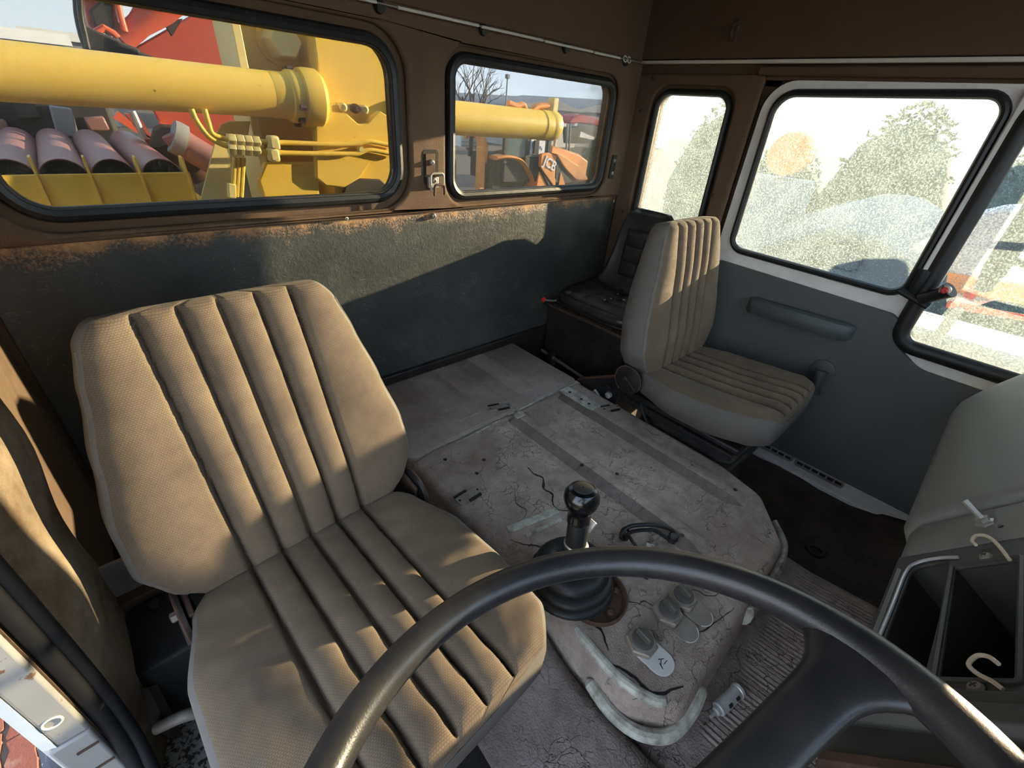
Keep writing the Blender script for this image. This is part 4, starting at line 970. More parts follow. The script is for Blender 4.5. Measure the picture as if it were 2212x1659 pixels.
ch = thing('coat_hook', 'small dark coat hook on the brown lining above the narrow window', 'hook', (1.96, -.41, 1.53))
MB().b2((1.956, -.402, 1.495), (1.966, -.420, 1.560)).build('hook_plate', 'rusty_metal', ch, bevel=.003)
MB().tube(spline([(1.955, -.411, 1.545), (1.935, -.411, 1.54), (1.928, -.411, 1.52), (1.940, -.411, 1.505)], 6), .005, 8).build('prong', 'rusty_metal', ch)

# ------------------------------------------------------------------ driver doorway
jm = sroot('door_2', 'white rust-spotted jamb of the open driver doorway', (-.26, -.80, .2))
MB().b2((-.236, -.800, .395), (-.272, -.812, 1.42)).build('jamb_face', 'jamb_paint', jm, bevel=.004)
MB().b2((-.236, -.800, .10), (-.282, -.816, .395)).build('jamb_foot', 'jamb_paint', jm, bevel=.004)
MB().ring([[(-.272, -.812, z), (-.288, -.803, z), (-.292, -.79, z), (-.272, -.79, z)] for z in (.392, 1.42)]).build('jamb_lip', 'white_paint', jm)
MB().b2((-.225, -.81, .10), (-.290, -1.95, .20)).build('sill', 'jamb_paint', jm, bevel=.006)
for z in (.36, .30): MB().b2((-.2375, -.8165, z), (-.262, -.8185, z+.004)).build('weld_slot', 'rusty_metal', jm)
MB().tube(arc((-.257, -.813, .452), (1, 0, 0), (0, 0, 1), .010, 0, 360, 20), .0015, 6).build('plug_ring', 'strip_white', jm)
SPATH = [(-.224, -.792, 1.42), (-.224, -.792, 1.0), (-.224, -.790, .60), (-.224, -.792, .45), (-.224, -.802, .34), (-.222, -.835, .265), (-.220, -.90, .225), (-.220, -1.1, .215), (-.220, -1.9, .215)]
ds = thing('door_seal', 'black rubber weather seal around the open driver doorway', 'seal', (-.224, -.8, .2))
MB().tube(spline(SPATH, 10), .011, 12).build('outer_bead', 'seal_rubber', ds)
MB().tube([Vector(p)+Vector((.014, .008, .006)) for p in spline(SPATH, 10)], .010, 12).build('inner_bead', 'seal_rubber', ds)
bb = thing('belt_box', 'black plastic box with bracket on the floor behind the driver seat', 'box', (-.13, -.6, .10))
MB().ring([[(x, y, z) for x, y in rrect(-.205-o, -.065+o, -.70-o, -.53+o, .02, 4)] for z, o in ((.12, .0), (.27, .0), (.292, -.004), (.298, -.012))]).build('case', 'rubber', bb)
MB().b2((-.215, -.53, .27), (-.06, -.50, .31)).build('bracket', 'rusty_metal', bb, bevel=.003)
MB().b2((-.21, -.505, .31), (-.07, -.495, .40)).build('upright', 'dusty_metal', bb, bevel=.002)
for x in (-.12, -.15): MB().lathe([(.010, 0), (.010, .01)], (x, -.56, .298), (0, 0, 1), 6).build('bolt', 'black_metal', bb)
MB().ring([[(-.215, -.70+.05*t, .28-.16*t) if 0 else (x, y, z) for x, y, z in ((-.22, -.70-.02*t, .29-.12*t), (-.19, -.71-.05*t, .27-.12*t), (-.18, -.70-.05*t, .25-.12*t), (-.22, -.69-.02*t, .25-.12*t))] for t in (0, .5, 1)]).build('flap', 'rubber_dusty', bb)
sv_ = MB().tube(spline([(-.205, -.735, .205), (-.19, -.742, .21), (-.165, -.752, .215), (-.14, -.755, .20), (-.10, -.76, .19)], 7), .011, 12).build('adjuster_lever', 'dusty_metal', seat_d)
#EXTERIOR
# ------------------------------------------------------------------ yard
def at(u, v, ax, val):
    """point of the yard seen at photo position (u, v) on the plane axis = val"""
    d = FWD+RGT*((u-1106)/945.0)-UPV*((v-829.5)/945.0); t = (val-CAM[ax])/d[ax]; return CAM+d*t
GZ = -1.12
ground = struct(MB().b2((-60, -60, GZ-.05), (90, 90, GZ-.012)).build('ground', 'ground_dirt'), 'dusty earth yard')
# zigzag brick pavers beside the driver step
bed = MB().b2((-2.6, -2.2, GZ-.011), (-.35, 1.6, GZ-.008)).build('paver_bed', 'joint_sand', ground)
pm = None
for i in range(14):
    for j in range(13):
        cx_, cy_ = -1.50+.104*j, -.30+.207*i*.5+(.0)
        if (j % 2): cy_ += .052
        if i % 2: continue
        if pm is None:
            m = MB(); zz = []
            prof = rpoly([(-.048, -.10), (-.036, -.05), (-.052, 0), (-.036, .05), (-.048, .10), (.048, .10), (.036+.012, .05), (.040, 0), (.048, -.05), (.048, -.10)], .004, 1)
            m.ring([[(a, b, 0) for a, b in prof], [(a, b, .05) for a, b in prof], [(a*.94, b*.97, .056) for a, b in prof]])
            o = m.build('paver', 'paver', ground); pm = o.data
        else:
            o = bpy.data.objects.new('paver', pm); COL.objects.link(o); o.parent = ground
        o.location = (cx_, cy_, GZ-.056+random.uniform(-.003, .002)); o.rotation_euler = (random.uniform(-.01, .01), random.uniform(-.01, .01), random.uniform(-.03, .03))
# mudguard below the doorway
mg = thing('mudguard', 'scuffed dark grey mudguard below the driver doorway', 'mudguard', (-.36, -.6, -.6))
MB().ring([[(-.30, y, z), (-.352, y, z+.004), (-.366, y, z-.02), (-.30, y, z-.03)] for y, z in ((-.80, .05), (-.72, .16), (-.62, .225), (-.50, .245), (-.30, .25), (-.1, .2))]).build('arch', 'mudguard_paint' if 'mudguard_paint' in MATS else 'ext_dark', mg)
MB().b2((-.30, -.82, -.6), (-.345, .1, .20)).build('skirt', 'ext_dark', mg, bevel=.01)

# ---- yellow crane behind the cab
cr_ = thing('yellow_crane', 'yellow crane base with thick hydraulic cylinders behind the rear windows', 'crane', (1.0, 1.1, GZ))
YC = 1.0
def xcyl(x0, x1, z0_, z1_, r, name, mat='yellow_paint', par=cr_, prof=None, y=YC):
    A_ = Vector((x0, y, z0_)); B_ = Vector((x1, y, z1_)); L_ = (B_-A_).length
    return MB().lathe(prof(L_) if prof else [(r, 0), (r, L_)], A_, (B_-A_).normalized(), 48).build(name, mat, par)
xcyl(-1.6, .735, 1.212, 1.199, .086, 'main_cylinder')
col_ = xcyl(.735, .955, 1.199, 1.196, .09, 'cylinder_gland', prof=lambda L: [(.086, 0), (.087, .004), (.090, .07), (.098, .075), (.102, .085), (.102, .11), (.096, .112), (.096, .125), (.112, .128), (.116, .15), (.116, .20), (.10, L)])
for a in (200, 235, 270, 305, 340, 90): 
    c_ = Vector((.835, YC+.104*math.cos(math.radians(a)), 1.197+.104*math.sin(math.radians(a))))
    MB().lathe([(.014, -.012), (.014, .012), (.009, .016)], c_, (-1, 0, 0), 6).build('bolt', 'rusty_metal', col_)
xcyl(1.42, 2.56, 1.161, 1.149, .086, 'second_cylinder', prof=lambda L: [(.086, 0), (.086, L-.16), (.090, L-.155), (.090, L-.09), (.086, L-.085), (.088, L-.08), (.088, L-.02), (.080, L-.005), (.06, L), (.01, L+.001)])
MB().b2((.655, 1.06, -.2), (.690, 1.34, 2.4)).build('side_plate', 'yellow_pale', cr_, bevel=.004)  # shade of this side face put into the paler yellow
MB().b2((.690, 1.20, -.2), (1.0, 1.24, 2.4)).build('back_plate', 'yellow_paint', cr_, bevel=.004)
nut_ = MB().lathe([(.075, 0), (.075, .10), (.066, .125), (.03, .126)], (.868, 1.20, 1.405), (0, -1, 0), 6).build('pivot_nut', 'yellow_pale', cr_, bevel=.004)
MB().lathe([(.09, 0), (.09, .02)], (.868, 1.20, 1.405), (0, -1, 0), 32).build('washer', 'yellow_paint', nut_)
MB().b2((.962, 1.0, -.2), (1.42, 1.34, 2.4)).build('main_post', 'yellow_paint', cr_, bevel=.006)
# scalloped gusset plate in front of the post
gp = [at(u, v, 1, .955) for u, v in ((682, 262), (700, 232), (722, 222), (740, 230), (752, 248), (775, 268), (795, 266), (808, 250), (822, 240), (838, 250), (850, 290), (850, 345), (800, 352), (778, 385), (745, 405), (705, 402), (684, 385))]
MB().prism(gp, (0, .045, 0)).build('gusset', 'yellow_paint', cr_, bevel=.006)
for u, v in ((737, 231), (783, 236)): MB().lathe([(.02, 0), (.02, .05), (.012, .06)], at(u, v, 1, 1.0), (-.25, -1, 0), 10).build('bolt', 'yellow_pale', cr_)
MB().lathe([(.018, 0), (.022, .03), (.014, .06)], at(762, 234, 1, 1.0), (0, -1, 0), 10).build('bolt', 'rusty_metal', cr_)
lp_ = [at(u, v, 1, .985) for u, v in ((585, 470), (560, 390), (575, 352), (690, 352), (690, 470))]
MB().prism(lp_, (0, .05, 0)).build('lower_plate', 'yellow_paint', cr_, bevel=.006)
MB().prism([at(u, v, 1, 1.05) for u, v in ((420, 480), (468, 285), (478, 268), (495, 262), (540, 262), (530, 330), (505, 400), (488, 480))], (.01, .03, 0)).build('slant_plate', 'yellow_pale', cr_, bevel=.004)  # paler yellow stands for the shade on the slanted face
MB().prism([at(u, v, 1, .98) for u, v in ((738, 440), (748, 396), (775, 386), (822, 388), (838, 402), (838, 440))], (0, .03, 0)).build('shadow_block', 'rubber_dusty', cr_, bevel=.005)  # dark block standing in for a shadowed hole
MB().prism([at(u, v, 1, 1.10) for u, v in ((488, 470), (500, 365), (520, 370), (520, 470))], (0, .02, 0)).build('dark_gap', 'ext_dark', cr_)
# hydraulic lines and fittings
for dz, zz in ((0, 1.012), (1, .966)):
    pts = [at(413+28*(1-dz), 235, 1, .93), at(425+24*(1-dz), 262, 1, .93), at(450+8*(1-dz), 288+6*dz, 1, .93), at(478, 298+13*dz, 1, .93), at(500, 303+14*dz, 1, .93)]
    MB().tube(spline(pts, 8), .0105, 12).build('hose', 'yellow_paint', cr_)
    for k, u in enumerate((492, 510, 528, 545)):
        MB().lathe([(.024, 0), (.026, .004), (.026, .026), (.022, .03)], at(u, 302+18*dz+k*1.5, 1, .93), (1, 0, -.03), 6).build('coupling', 'yellow_pale', cr_)
    MB().tube(spline([at(560, 306+22*dz, 1, .93), at(640, 309+22*dz, 1, .93), at(720, 312+20*dz, 1, .93), at(770, 310+22*dz, 1, .93), at(800, 306+18*dz, 1, .93), at(860, 318+18*dz, 1, .93)], 8), .0105, 12).build('pipe', 'yellow_paint', cr_)
    MB().box(at(590, 308+26*dz, 1, .925), (.045, .05, .055)).build('clamp', 'yellow_pale', cr_, bevel=.01)
for u in (508, 517, 526): MB().tube([at(u, 340, 1, .97), at(u-5, 425, 1, .97)], .010, 10).build('pipe', 'yellow_paint', cr_)
MB().box(at(500, 412, 1, .97), (.03, .03, .06), (0, .2, 0)).build('small_valve', 'yellow_pale', cr_, bevel=.004)
MB().lathe([(.013, 0), (.013, .03)], at(776, 322, 1, .95), (0, -1, 0), 14).build('bolt', 'yellow_pale', cr_)
# fittings on the second cylinder
MB().box(at(1194, 236, 1, 1.0)+Vector((0, 0, .02)), (.05, .05, .09)).build('port_block', 'yellow_pale', cr_, bevel=.006)
MB().tube(spline([at(1185, 228, 1, 1.0), at(1160, 230, 1, 1.0), at(1145, 240, 1, 1.0)], 6), .018, 10).build('hose', 'orange_paint', cr_)
MB().tube(spline([at(1098, 222, 1, 1.0), at(1115, 228, 1, 1.0), at(1130, 226, 1, 1.0), at(1137, 240, 1, 1.0)], 6), .016, 10).build('hose', 'orange_paint', cr_)
# lower beam so the crane stands on the ground
MB().b2((-.6, 1.02, GZ), (1.42, 1.30, .55)).build('chassis', 'yellow_paint', cr_, bevel=.01)

# ---- tray of maroon pipes
tr_ = thing('pipe_tray', 'yellow partitioned steel tray holding a row of maroon pipes', 'tray', (.1, 1.5, .5))
MB().b2((-.55, 1.225, .735), (.395, 1.245, .868)).build('front_board', 'yellow_paint', tr_, bevel=.003)
MB().b2((-.55, 1.245, .72), (.43, 2.6, .745)).build('bottom', 'yellow_paint', tr_)
MB().b2((-.75, 1.15, .70), (.50, 1.25, .735)).build('front_ledge', 'yellow_paint', tr_, bevel=.004)
for x in (-.11, .048, .215, .385): MB().prism([(x-.006, 1.19, .74), (x-.006, 1.23, .93), (x-.006, 1.30, .93), (x-.006, 1.45, .745)], (.008, 0, 0)).build('divider', 'yellow_paint', tr_, bevel=.001)
MB().b2((-.5, 1.5, GZ), (.4, 2.4, .72)).build('pedestal', 'ext_dark', tr_)
for k, (x, lab) in enumerate(((-.185, 'maroon steel pipe at the outer end of the tray, cut off by the window edge'), (-.030, 'second maroon steel pipe from the window edge in the tray'), (.130, 'third maroon steel pipe from the window edge in the tray'), (.302, 'maroon steel pipe nearest the yellow slanted plate in the tray'))):
    o = MB().lathe([(.076, 0), (.080, 0), (.080, 1.3), (.076, 1.3), (.076, .02), (.0761, .001)], (x, 1.285, .838), (0, 1, .01), 40, caps=False).build('steel_pipe', 'maroon_paint'); tag(o, lab, 'pipe', 'maroon pipes in the tray')
    MB().lathe([(.075, 0), (.001, .001)], (x, 1.36, .838), (0, 1, .01), 24).build('bore_shade', 'ext_dark', o)  # dark disc standing in for the shade inside the hollow pipe
# ---- red machine behind
rm = thing('red_machine', 'weathered red machine arm and plates behind the yellow cylinder', 'machine', (.6, 2.4, GZ))
MB().prism([at(u, v, 1, 2.2) for u, v in ((262, 118), (320, 85), (372, 55), (420, 28), (520, 30), (560, 200), (520, 320), (380, 330), (330, 240), (250, 160))], (.05, .25, 0)).build('body_plate', 'red_paint', rm, bevel=.01)
MB().prism([at(u, v, 1, 2.15) for u, v in ((352, 32), (390, 36), (378, 46), (355, 50))], (0, .05, 0)).build('bright_flap', 'red_bright', rm)
MB().prism([at(u, v, 1, 2.12) for u, v in ((352, 46), (395, 40), (372, 78))], (0, .03, 0)).build('dark_flap', 'ext_dark', rm)
MB().prism([at(u, v, 1, 2.1) for u, v in ((172, -30), (262, -30), (250, 20), (262, 70), (242, 78), (228, 60), (205, 70), (190, 50))], (0, .2, 0)).build('upper_arm', 'red_paint', rm, bevel=.008)
MB().prism([at(u, v, 1, 2.05) for u, v in ((195, 20), (240, -20), (246, 40), (250, 75), (235, 72), (205, 60))], (0, .08, 0)).build('grimy_cover', 'ext_dark', rm, bevel=.008)
MB().tube([at(205, 72, 1, 2.0), at(225, 60, 1, 2.0), at(245, 72, 1, 2.0), at(255, 82, 1, 2.0)], .016, 10).build('orange_link', 'red_bright', rm)
MB().tube([at(250, -10, 1, 2.05), at(262, 40, 1, 2.05), at(270, 68, 1, 2.05)], .014, 10).build('orange_link', 'red_bright', rm)
MB().tube([at(262, 88, 1, 2.1), at(300, 55, 1, 2.1), at(340, 18, 1, 2.1), at(370, -10, 1, 2.1)], [.05, .05, .075, .08], 16).build('strut', 'red_paint', rm)
MB().tube(spline([at(163, -20, 1, 2.0), at(166, 30, 1, 2.0), at(174, 70, 1, 2.0), at(185, 105, 1, 2.0)], 6), .012, 10).build('black_hose', 'rubber', rm)
MB().tube(spline([at(172, -20, 1, 1.95), at(174, 30, 1, 1.95), at(182, 70, 1, 1.95), at(190, 105, 1, 1.95)], 6), .012, 10).build('black_hose', 'rubber', rm)
for u, v, w_, h_ in ((250, 112, .18, .10), (285, 125, .2, .08), (225, 105, .12, .12), (205, 92, .08, .1)): MB().box(at(u, v, 1, 2.0), (w_, .1, h_), (0, .3, 0)).build('grimy_block', 'ext_dark', rm, bevel=.01)
for pts, mt in ((((255, 240), (330, 300), (300, 290), (245, 255)), 'red_bright'), (((270, 245), (300, 250), (345, 320), (330, 325)), 'red_paint'), (((345, 262), (400, 280), (410, 330), (355, 300)), 'red_bright')):
    MB().prism([at(u, v, 1, 2.15) for u, v in pts], (0, .05, 0)).build('lower_panel', mt, rm)
MB().lathe([(.03, 0), (.10, .05), (.12, .2), (.09, .3)], at(340, 275, 1, 2.0), (.5, .2, -.8), 20).build('rusty_joint', 'rusty_metal', rm)
MB().tube([at(285, 240, 1, 1.9), at(312, 300, 1, 1.9)], .016, 10).build('rod', 'steel', rm)
MB().tube([at(375, 285, 1, 1.9), at(395, 310, 1, 1.9), at(470, 355, 1, 1.85)], [.07, .075, .075], 20).build('brown_pipe', 'maroon_paint', rm)
MB().lathe([(.085, -.03), (.088, 0), (.085, .03)], at(385, 300, 1, 1.89), (1, 0, -.5), 24).build('pipe_flange', 'ext_grey', rm)
MB().b2((.3, 2.2, GZ), (1.6, 2.8, .85)).build('chassis', 'ext_dark', rm)
MB().b2((-1.6, 2.75, GZ), (.30, 3.1, 1.10)).build('engine_house', 'ext_dark', rm, bevel=.03)
for k in range(9): MB().box((-1.0+.15*k, 2.72, .98+.06*math.sin(k*2.3)), (.10, .06, .12+.05*math.cos(k*1.9)), (0, .4*math.sin(k*3.1), 0)).build('grimy_block', ('ext_dark', 'ext_grey', 'maroon_paint')[k % 3], rm, bevel=.01)

# ---- orange backhoe loader
bh = thing('backhoe_loader', 'orange backhoe loader parked beyond the shorter rear window', 'digger', (10.3, 9.2, GZ))
YB = 9.0
def wheel(x, y, r, w_):
    o = MB().lathe([(r*.55, -w_/2), (r*.92, -w_/2), (r, -w_*.35), (r, w_*.35), (r*.92, w_/2), (r*.55, w_/2)], (x, y, GZ+r), (0, 1, 0), 36).build('wheel', 'tyre', bh)
    MB().lathe([(r*.56, -w_*.42), (r*.50, -w_*.40), (r*.40, -w_*.2), (r*.15, -w_*.2), (r*.14, -w_*.3), (.02, -w_*.3)], (x, y, GZ+r), (0, 1, 0), 30).build('wheel_rim', 'orange_paint', o)
wheel(9.05, 8.85, .70, .42); wheel(12.1, 8.9, .52, .34)
MB().b2((8.05, 8.7, -1.0), (8.22, 8.9, .35)).build('rear_frame', 'orange_paint', bh, bevel=.02)
MB().prism([at(u, v, 1, 8.8) for u, v in ((1040, 292), (1048, 292), (1056, 320), (1052, 352), (1044, 352), (1042, 320))], (0, .25, 0)).build('dipper_arm', 'orange_paint', bh, bevel=.02)
MB().tube(spline([(8.42, 8.62, .12), (8.8, 8.60, .15), (9.3, 8.60, .05), (9.65, 8.60, -.28), (9.85, 8.62, -.62)], 8), .1, 8, sq=(.06, .24), up=(0, 0, 1)).build('mudguard', 'orange_paint', bh)
cabp = MB()
for a, b in (((8.65, 8.45), (8.75, 8.55)), ((9.45, 8.45), (9.55, 8.55)), ((10.3, 8.45), (10.42, 8.55)), ((8.65, 9.95), (8.75, 10.05)), ((10.3, 9.95), (10.42, 10.05))): cabp = MB().b2((a[0], a[1], .0), (b[0], b[1], 1.08)); cabp.build('cab_post', 'ext_dark', bh)
MB().b2((8.75, 8.40, 1.07), (10.75, 10.1, 1.20)).build('cab_roof', 'red_bright', bh, bevel=.05)
MB().b2((8.7, 8.50, -.5), (10.4, 10.0, .15)).build('cab_body', 'ext_dark', bh, bevel=.03)
MB().b2((8.75, 8.49, .15), (9.45, 8.51, 1.07)).build('cab_glass', 'ext_glass', bh); MB().b2((9.55, 8.49, .15), (10.30, 8.51, 1.07)).build('cab_glass', 'ext_glass', bh)
MB().b2((10.36, 8.55, .3), (10.38, 9.95, 1.07)).build('cab_glass', 'ext_glass', bh)
sg_ = MB().b2((9.62, 8.46, .22), (10.18, 8.48, .62)).build('placard', 'ext_white', bh)
for k in range(6): MB().box((9.80+.05*k, 8.455, .42-.012*k+.02*math.sin(k*2)), (.035, .006, .07), (0, .3*math.sin(k*3), 0)).build('ink_mark', 'sticker_blue', sg_)
MB().tube(arc((9.72, 8.455, .45), (1, 0, 0), (0, 0, 1), .06, 0, 320, 12), .014, 6).build('ink_mark', 'sticker_blue', sg_)
MB().prism([(10.6, 8.6, -.55), (12.35, 8.6, -.55), (12.4, 8.6, .02), (11.9, 8.6, .22), (10.6, 8.6, .45)], (0, 1.1, 0)).build('bonnet', 'orange_paint', bh, bevel=.05)
ap = [at(u, v, 1, 8.4) for u, v in ((1170, 332), (1186, 330), (1203, 338), (1200, 352), (1199, 385), (1206, 402), (1196, 402), (1168, 362))]
MB().prism(ap, (0, .12, 0)).build('arm_plate', 'orange_paint', bh, bevel=.015)
MB().prism([at(u, v, 1, 8.35) for u, v in ((1202, 332), (1215, 335), (1250, 358), (1270, 385), (1268, 390), (1245, 388), (1222, 365))], (0, .3, 0)).build('loader_arm', 'orange_paint', bh, bevel=.02)
MB().prism([at(u, v, 1, 8.42) for u, v in ((1166, 360), (1174, 362), (1200, 402), (1186, 402))], (0, .1, 0)).build('dark_ram', 'ext_dark', bh)
MB().prism([at(u, v, 1, 8.40) for u, v in ((1202, 345), (1212, 348), (1238, 392), (1200, 402))], (0, .1, 0)).build('dark_ram', 'ext_dark', bh)
MB().prism([at(u, v, 1, 8.45) for u, v in ((1160, 402), (1166, 372), (1182, 402))], (0, .3, 0)).build('lower_link', 'orange_paint', bh)
MB().prism([at(u, v, 1, 8.38) for u, v in ((1212, 372), (1222, 402), (1207, 402))], (0, .3, 0)).build('lower_link', 'orange_paint', bh)
MB().tube([(11.15, 9.0, .2), (11.15, 9.0, 1.0)], .045, 12).build('exhaust_stack', 'steel', bh)
MB().box(at(1158, 318, 1, 8.4), (.2, .06, .34)).build('side_mirror', 'ext_dark', bh, bevel=.02)
fc = bpy.data.curves.new('lettering', 'FONT'); fc.body = 'JCB'; fc.size = .36; fc.extrude = .006; fc.offset = .008
fo = bpy.data.objects.new('lettering', fc); COL.objects.link(fo); fc.materials.append(MATS['ext_white'])
fo.parent = bh; q0, q1 = at(1173, 355, 1, 8.385), at(1198, 371, 1, 8.385); fo.location = q0-Vector(bh.location)
ang_ = math.atan2(q1.z-q0.z, q1.x-q0.x); fo.rotation_euler = (math.pi/2, -ang_, 0)
bpy.context.view_layer.update()
lm_ = bpy.data.meshes.new_from_object(fo.evaluated_get(bpy.context.evaluated_depsgraph_get())); fl = bpy.data.objects.new('lettering', lm_); COL.objects.link(fl)
fl.parent = bh; fl.location = fo.location; fl.rotation_euler = fo.rotation_euler; bpy.data.objects.remove(fo)
if not lm_.materials: lm_.materials.append(MATS['ext_white'])
# warning board of a lorry behind it
wb = thing('lorry_tail', 'white lorry tail with red and yellow hazard stripes left of the digger', 'lorry', (7.6, 10.2, GZ))
a_ = [at(u, v, 1, 10) for u, v in ((996, 293), (1044, 293), (1042, 326), (996, 316))]
MB().prism(a_, (0, .3, 0)).build('tail_board', 'ext_white', wb)
for k in range(6):
    u = 1000+7*k; MB().prism([at(u, 299, 1, 9.97), at(u+3.5, 299, 1, 9.97), at(u+7, 291, 1, 9.97), at(u+3.5, 291, 1, 9.97)], (0, .02, 0)).build('hazard_stripe', 'red_bright' if k % 2 else 'yellow_paint', wb)
for v in (308, 316): MB().prism([at(u, v_, 1, 9.97) for u, v_ in ((998, v-3), (1040, v), (1040, v+1.5), (998, v-1.5))], (0, .02, 0)).build('rail', 'ext_grey', wb)
MB().b2((6.9, 10.0, GZ), (8.2, 12, -.1)).build('chassis', 'ext_dark', wb)

# ---- far buildings, trees
def shed(x0, x1, y0, y1, h, rh, lab, wm='ext_wall', rmt='ext_roof'):
    t = thing('warehouse', lab, 'building', ((x0+x1)/2, y0, GZ))
    MB().b2((x0, y0, GZ), (x1, y1, h)).build('walls', wm, t)
    xm = (x0+x1)/2
    MB().prism([(x0-.4, y0-.4, h), (x1+.4, y0-.4, h), (xm, y0-.4, h+rh)], (0, y1-y0+.8, 0)).build('roof', rmt, t)
    for k in range(5):
        x = x0+(x1-x0)*(k+.5)/5; MB().b2((x-.35, y0-.04, h-1.4), (x+.35, y0, h-.6)).build('window', 'ext_glass', t)
    return t
shed(25.5, 33, 27, 40, 1.5, .75, 'grey gabled shed behind the digger cab'); shed(33.5, 44, 28, 40, 1.6, 1.1, 'pale blue-grey warehouse with a wide gable', 'ext_grey', 'ext_roof')
shed(14, 20, 30, 44, 2.1, 1.0, 'low grey shed behind the bare tree', 'ext_grey')
for k, (x0, x1, y, z, lab) in enumerate(((-3.5, 1.8, 38, 2.9, 'long white roofed factory at the upper corner'), (.4, 4.2, 46, 3.4, 'pale factory roof beyond the first factory'), (-4, 3.6, 33, 1.95, 'white low wall of sheds under the factory roofs'))):
    t = thing('factory', lab, 'building', (x0, y, GZ))
    MB().b2((x0, y, GZ), (x1, y+4, z-.5)).build('walls', 'ext_grey', t); MB().b2((x0-.3, y-.3, z-.5), (x1+.3, y+4, z)).build('roof', 'ext_white', t)
    for j in range(6): MB().b2((x0+(x1-x0)*(j+.2)/6, y-.05, z-1.1), (x0+(x1-x0)*(j+.7)/6, y, z-.8)).build('window', 'ext_glass', t)
def branch(m, p, d, L, r, depth, rnd):
    q = p+d*L; mid = p+d*L*.5+Vector((rnd.uniform(-1, 1), rnd.uniform(-1, 1), rnd.uniform(-1, 1)))*L*.06
    m.tube([p, mid, q], [r, r*.85, r*.68], 5 if depth < 3 else 4, caps=False)
    if depth >= 5: return
    for k in range(2 if depth > 0 else 4):
        nd = (d+Vector((rnd.uniform(-1, 1), rnd.uniform(-1, 1), rnd.uniform(-.35, .8)))*.75).normalized(); branch(m, p.lerp(q, rnd.uniform(.65, 1)), nd, L*rnd.uniform(.62, .85), r*.62, depth+1, rnd)
rt_ = random.Random(5); m = MB(); branch(m, Vector((19.2, 24, GZ)), Vector((.03, 0, 1)), 1.9, .13, 0, rt_); branch(m, Vector((19.9, 24.4, GZ)), Vector((.12, 0, 1)), 1.8, .10, 0, rt_)
tag(m.build('bare_tree', 'ext_bark'), 'leafless tree above the second yellow cylinder', 'tree')
lp2 = thing('lamp_post', 'thin lamp post beside the leafless tree', 'lamp post', (23.9, 26, GZ)); MB().tube([(23.9, 26, GZ), (23.95, 26, 3.1)], .05, 8).build('pole', 'ext_grey', lp2); MB().box((23.95, 26, 3.15), (.25, .25, .25)).build('lamp_head', 'ext_grey', lp2, bevel=.03)
par = thing('red_canopy', 'dark red curved canopy beyond the digger', 'canopy', (15.5, 12.5, GZ))
cc = [at(u, v, 1, 12.2) for u, v in ((1231, 262), (1238, 252), (1255, 248), (1275, 250), (1290, 256), (1297, 262), (1295, 273), (1275, 268), (1250, 266), (1233, 268))]
MB().prism(cc, (0, .8, 0)).build('canopy_top', 'parasol', par, bevel=.05)
for u in (1226, 1232): MB().tube([at(u, 268, 1, 12.3), at(u-4, 340, 1, 12.3)], .04, 8).build('post', 'ext_grey', par)
MB().prism([at(u, v, 1, 12.6) for u, v in ((1255, 284), (1285, 297), (1283, 302), (1252, 296))], (0, .1, 0)).build('white_panel', 'ext_white', par)
MB().prism([at(u, v, 1, 13) for u, v in ((1226, 275), (1312, 270), (1308, 310), (1228, 310))], (0, .3, 0)).build('dark_body', 'ext_dark', par)
def bush(c, rx, rz, n, label, seed, name='leafy_bush', mat='ext_green', grp='bushes in the yard'):
    rr = random.Random(seed); m = MB(); t = thing(name, label, 'bush', (c[0], c[1], GZ), grp)
    for k in range(n):
        a = rr.uniform(0, 6.283); h = rr.uniform(0, 1); rad = rx*math.sqrt(max(0, 1-(h*1.0)**2))*rr.uniform(.6, 1)+.02
        p = Vector((c[0]+rad*math.cos(a), c[1]+rad*.8*math.sin(a), GZ+.1+(c[2]+rz-GZ)*h)); s_ = rr.uniform(.09, .17)*max(.6, rx*.5)
        d1 = Vector((rr.uniform(-1, 1), rr.uniform(-1, 1), rr.uniform(-.6, 1))).normalized(); d2 = d1.orthogonal().normalized()
        m.add([p-d1*s_, p+d2*s_*.45, p+d1*s_, p-d2*s_*.45], [(0, 1, 2, 3)])
    o = m.build('foliage', mat, t, smooth=False); o['kind'] = 'stuff'
    MB().lathe([(rx*.75, 0), (rx*.8, (c[2]+rz-GZ)*.4), (rx*.5, (c[2]+rz-GZ)*.8), (.05, (c[2]+rz-GZ)*.95)], (c[0], c[1], GZ), (0, 0, 1), 12).build('core', mat, t)
bush((16.2, 10.9, -.1), 1.3, .7, 1200, 'leafy green bush right of the digger arm', 1); bush((14.7, 12.9, -.4), .9, .5, 600, 'lower leafy bush behind the digger arm', 2)
# ---- passenger side of the yard
wt = thing('white_truck', 'white truck cab seen through the narrow side window', 'truck', (31.2, 18.9, GZ))
MB().b2((30, 17.8, -.3), (32.4, 20.0, 2.0)).build('cab', 'ext_white', wt, bevel=.08)
MB().b2((29.96, 18.1, 1.0), (30, 19.7, 1.75)).build('side_glass', 'ext_glass', wt); MB().b2((29.97, 18.1, .1), (30, 19.7, .55)).build('grille', 'ext_grey', wt)
MB().b2((30.2, 18.0, GZ), (32.2, 19.8, -.3)).build('chassis', 'ext_dark', wt)
HEDGE = ((11.6, 4.1, 1.2, 1.7, 'hedge bush just beyond the white truck'), (11.0, 2.3, 1.3, 1.0, 'hedge bush behind the orange drum'), (11.2, .5, 1.4, 1.75, 'tallest hedge bush behind the middle of the door glass'),
         (11.0, -1.5, 1.4, 1.5, 'hedge bush behind the front half of the door glass'), (11.2, -3.6, 1.4, 1.3, 'hedge bush behind the vent window'), (11.5, -5.8, 1.5, 1.2, 'last hedge bush beyond the vent window'))
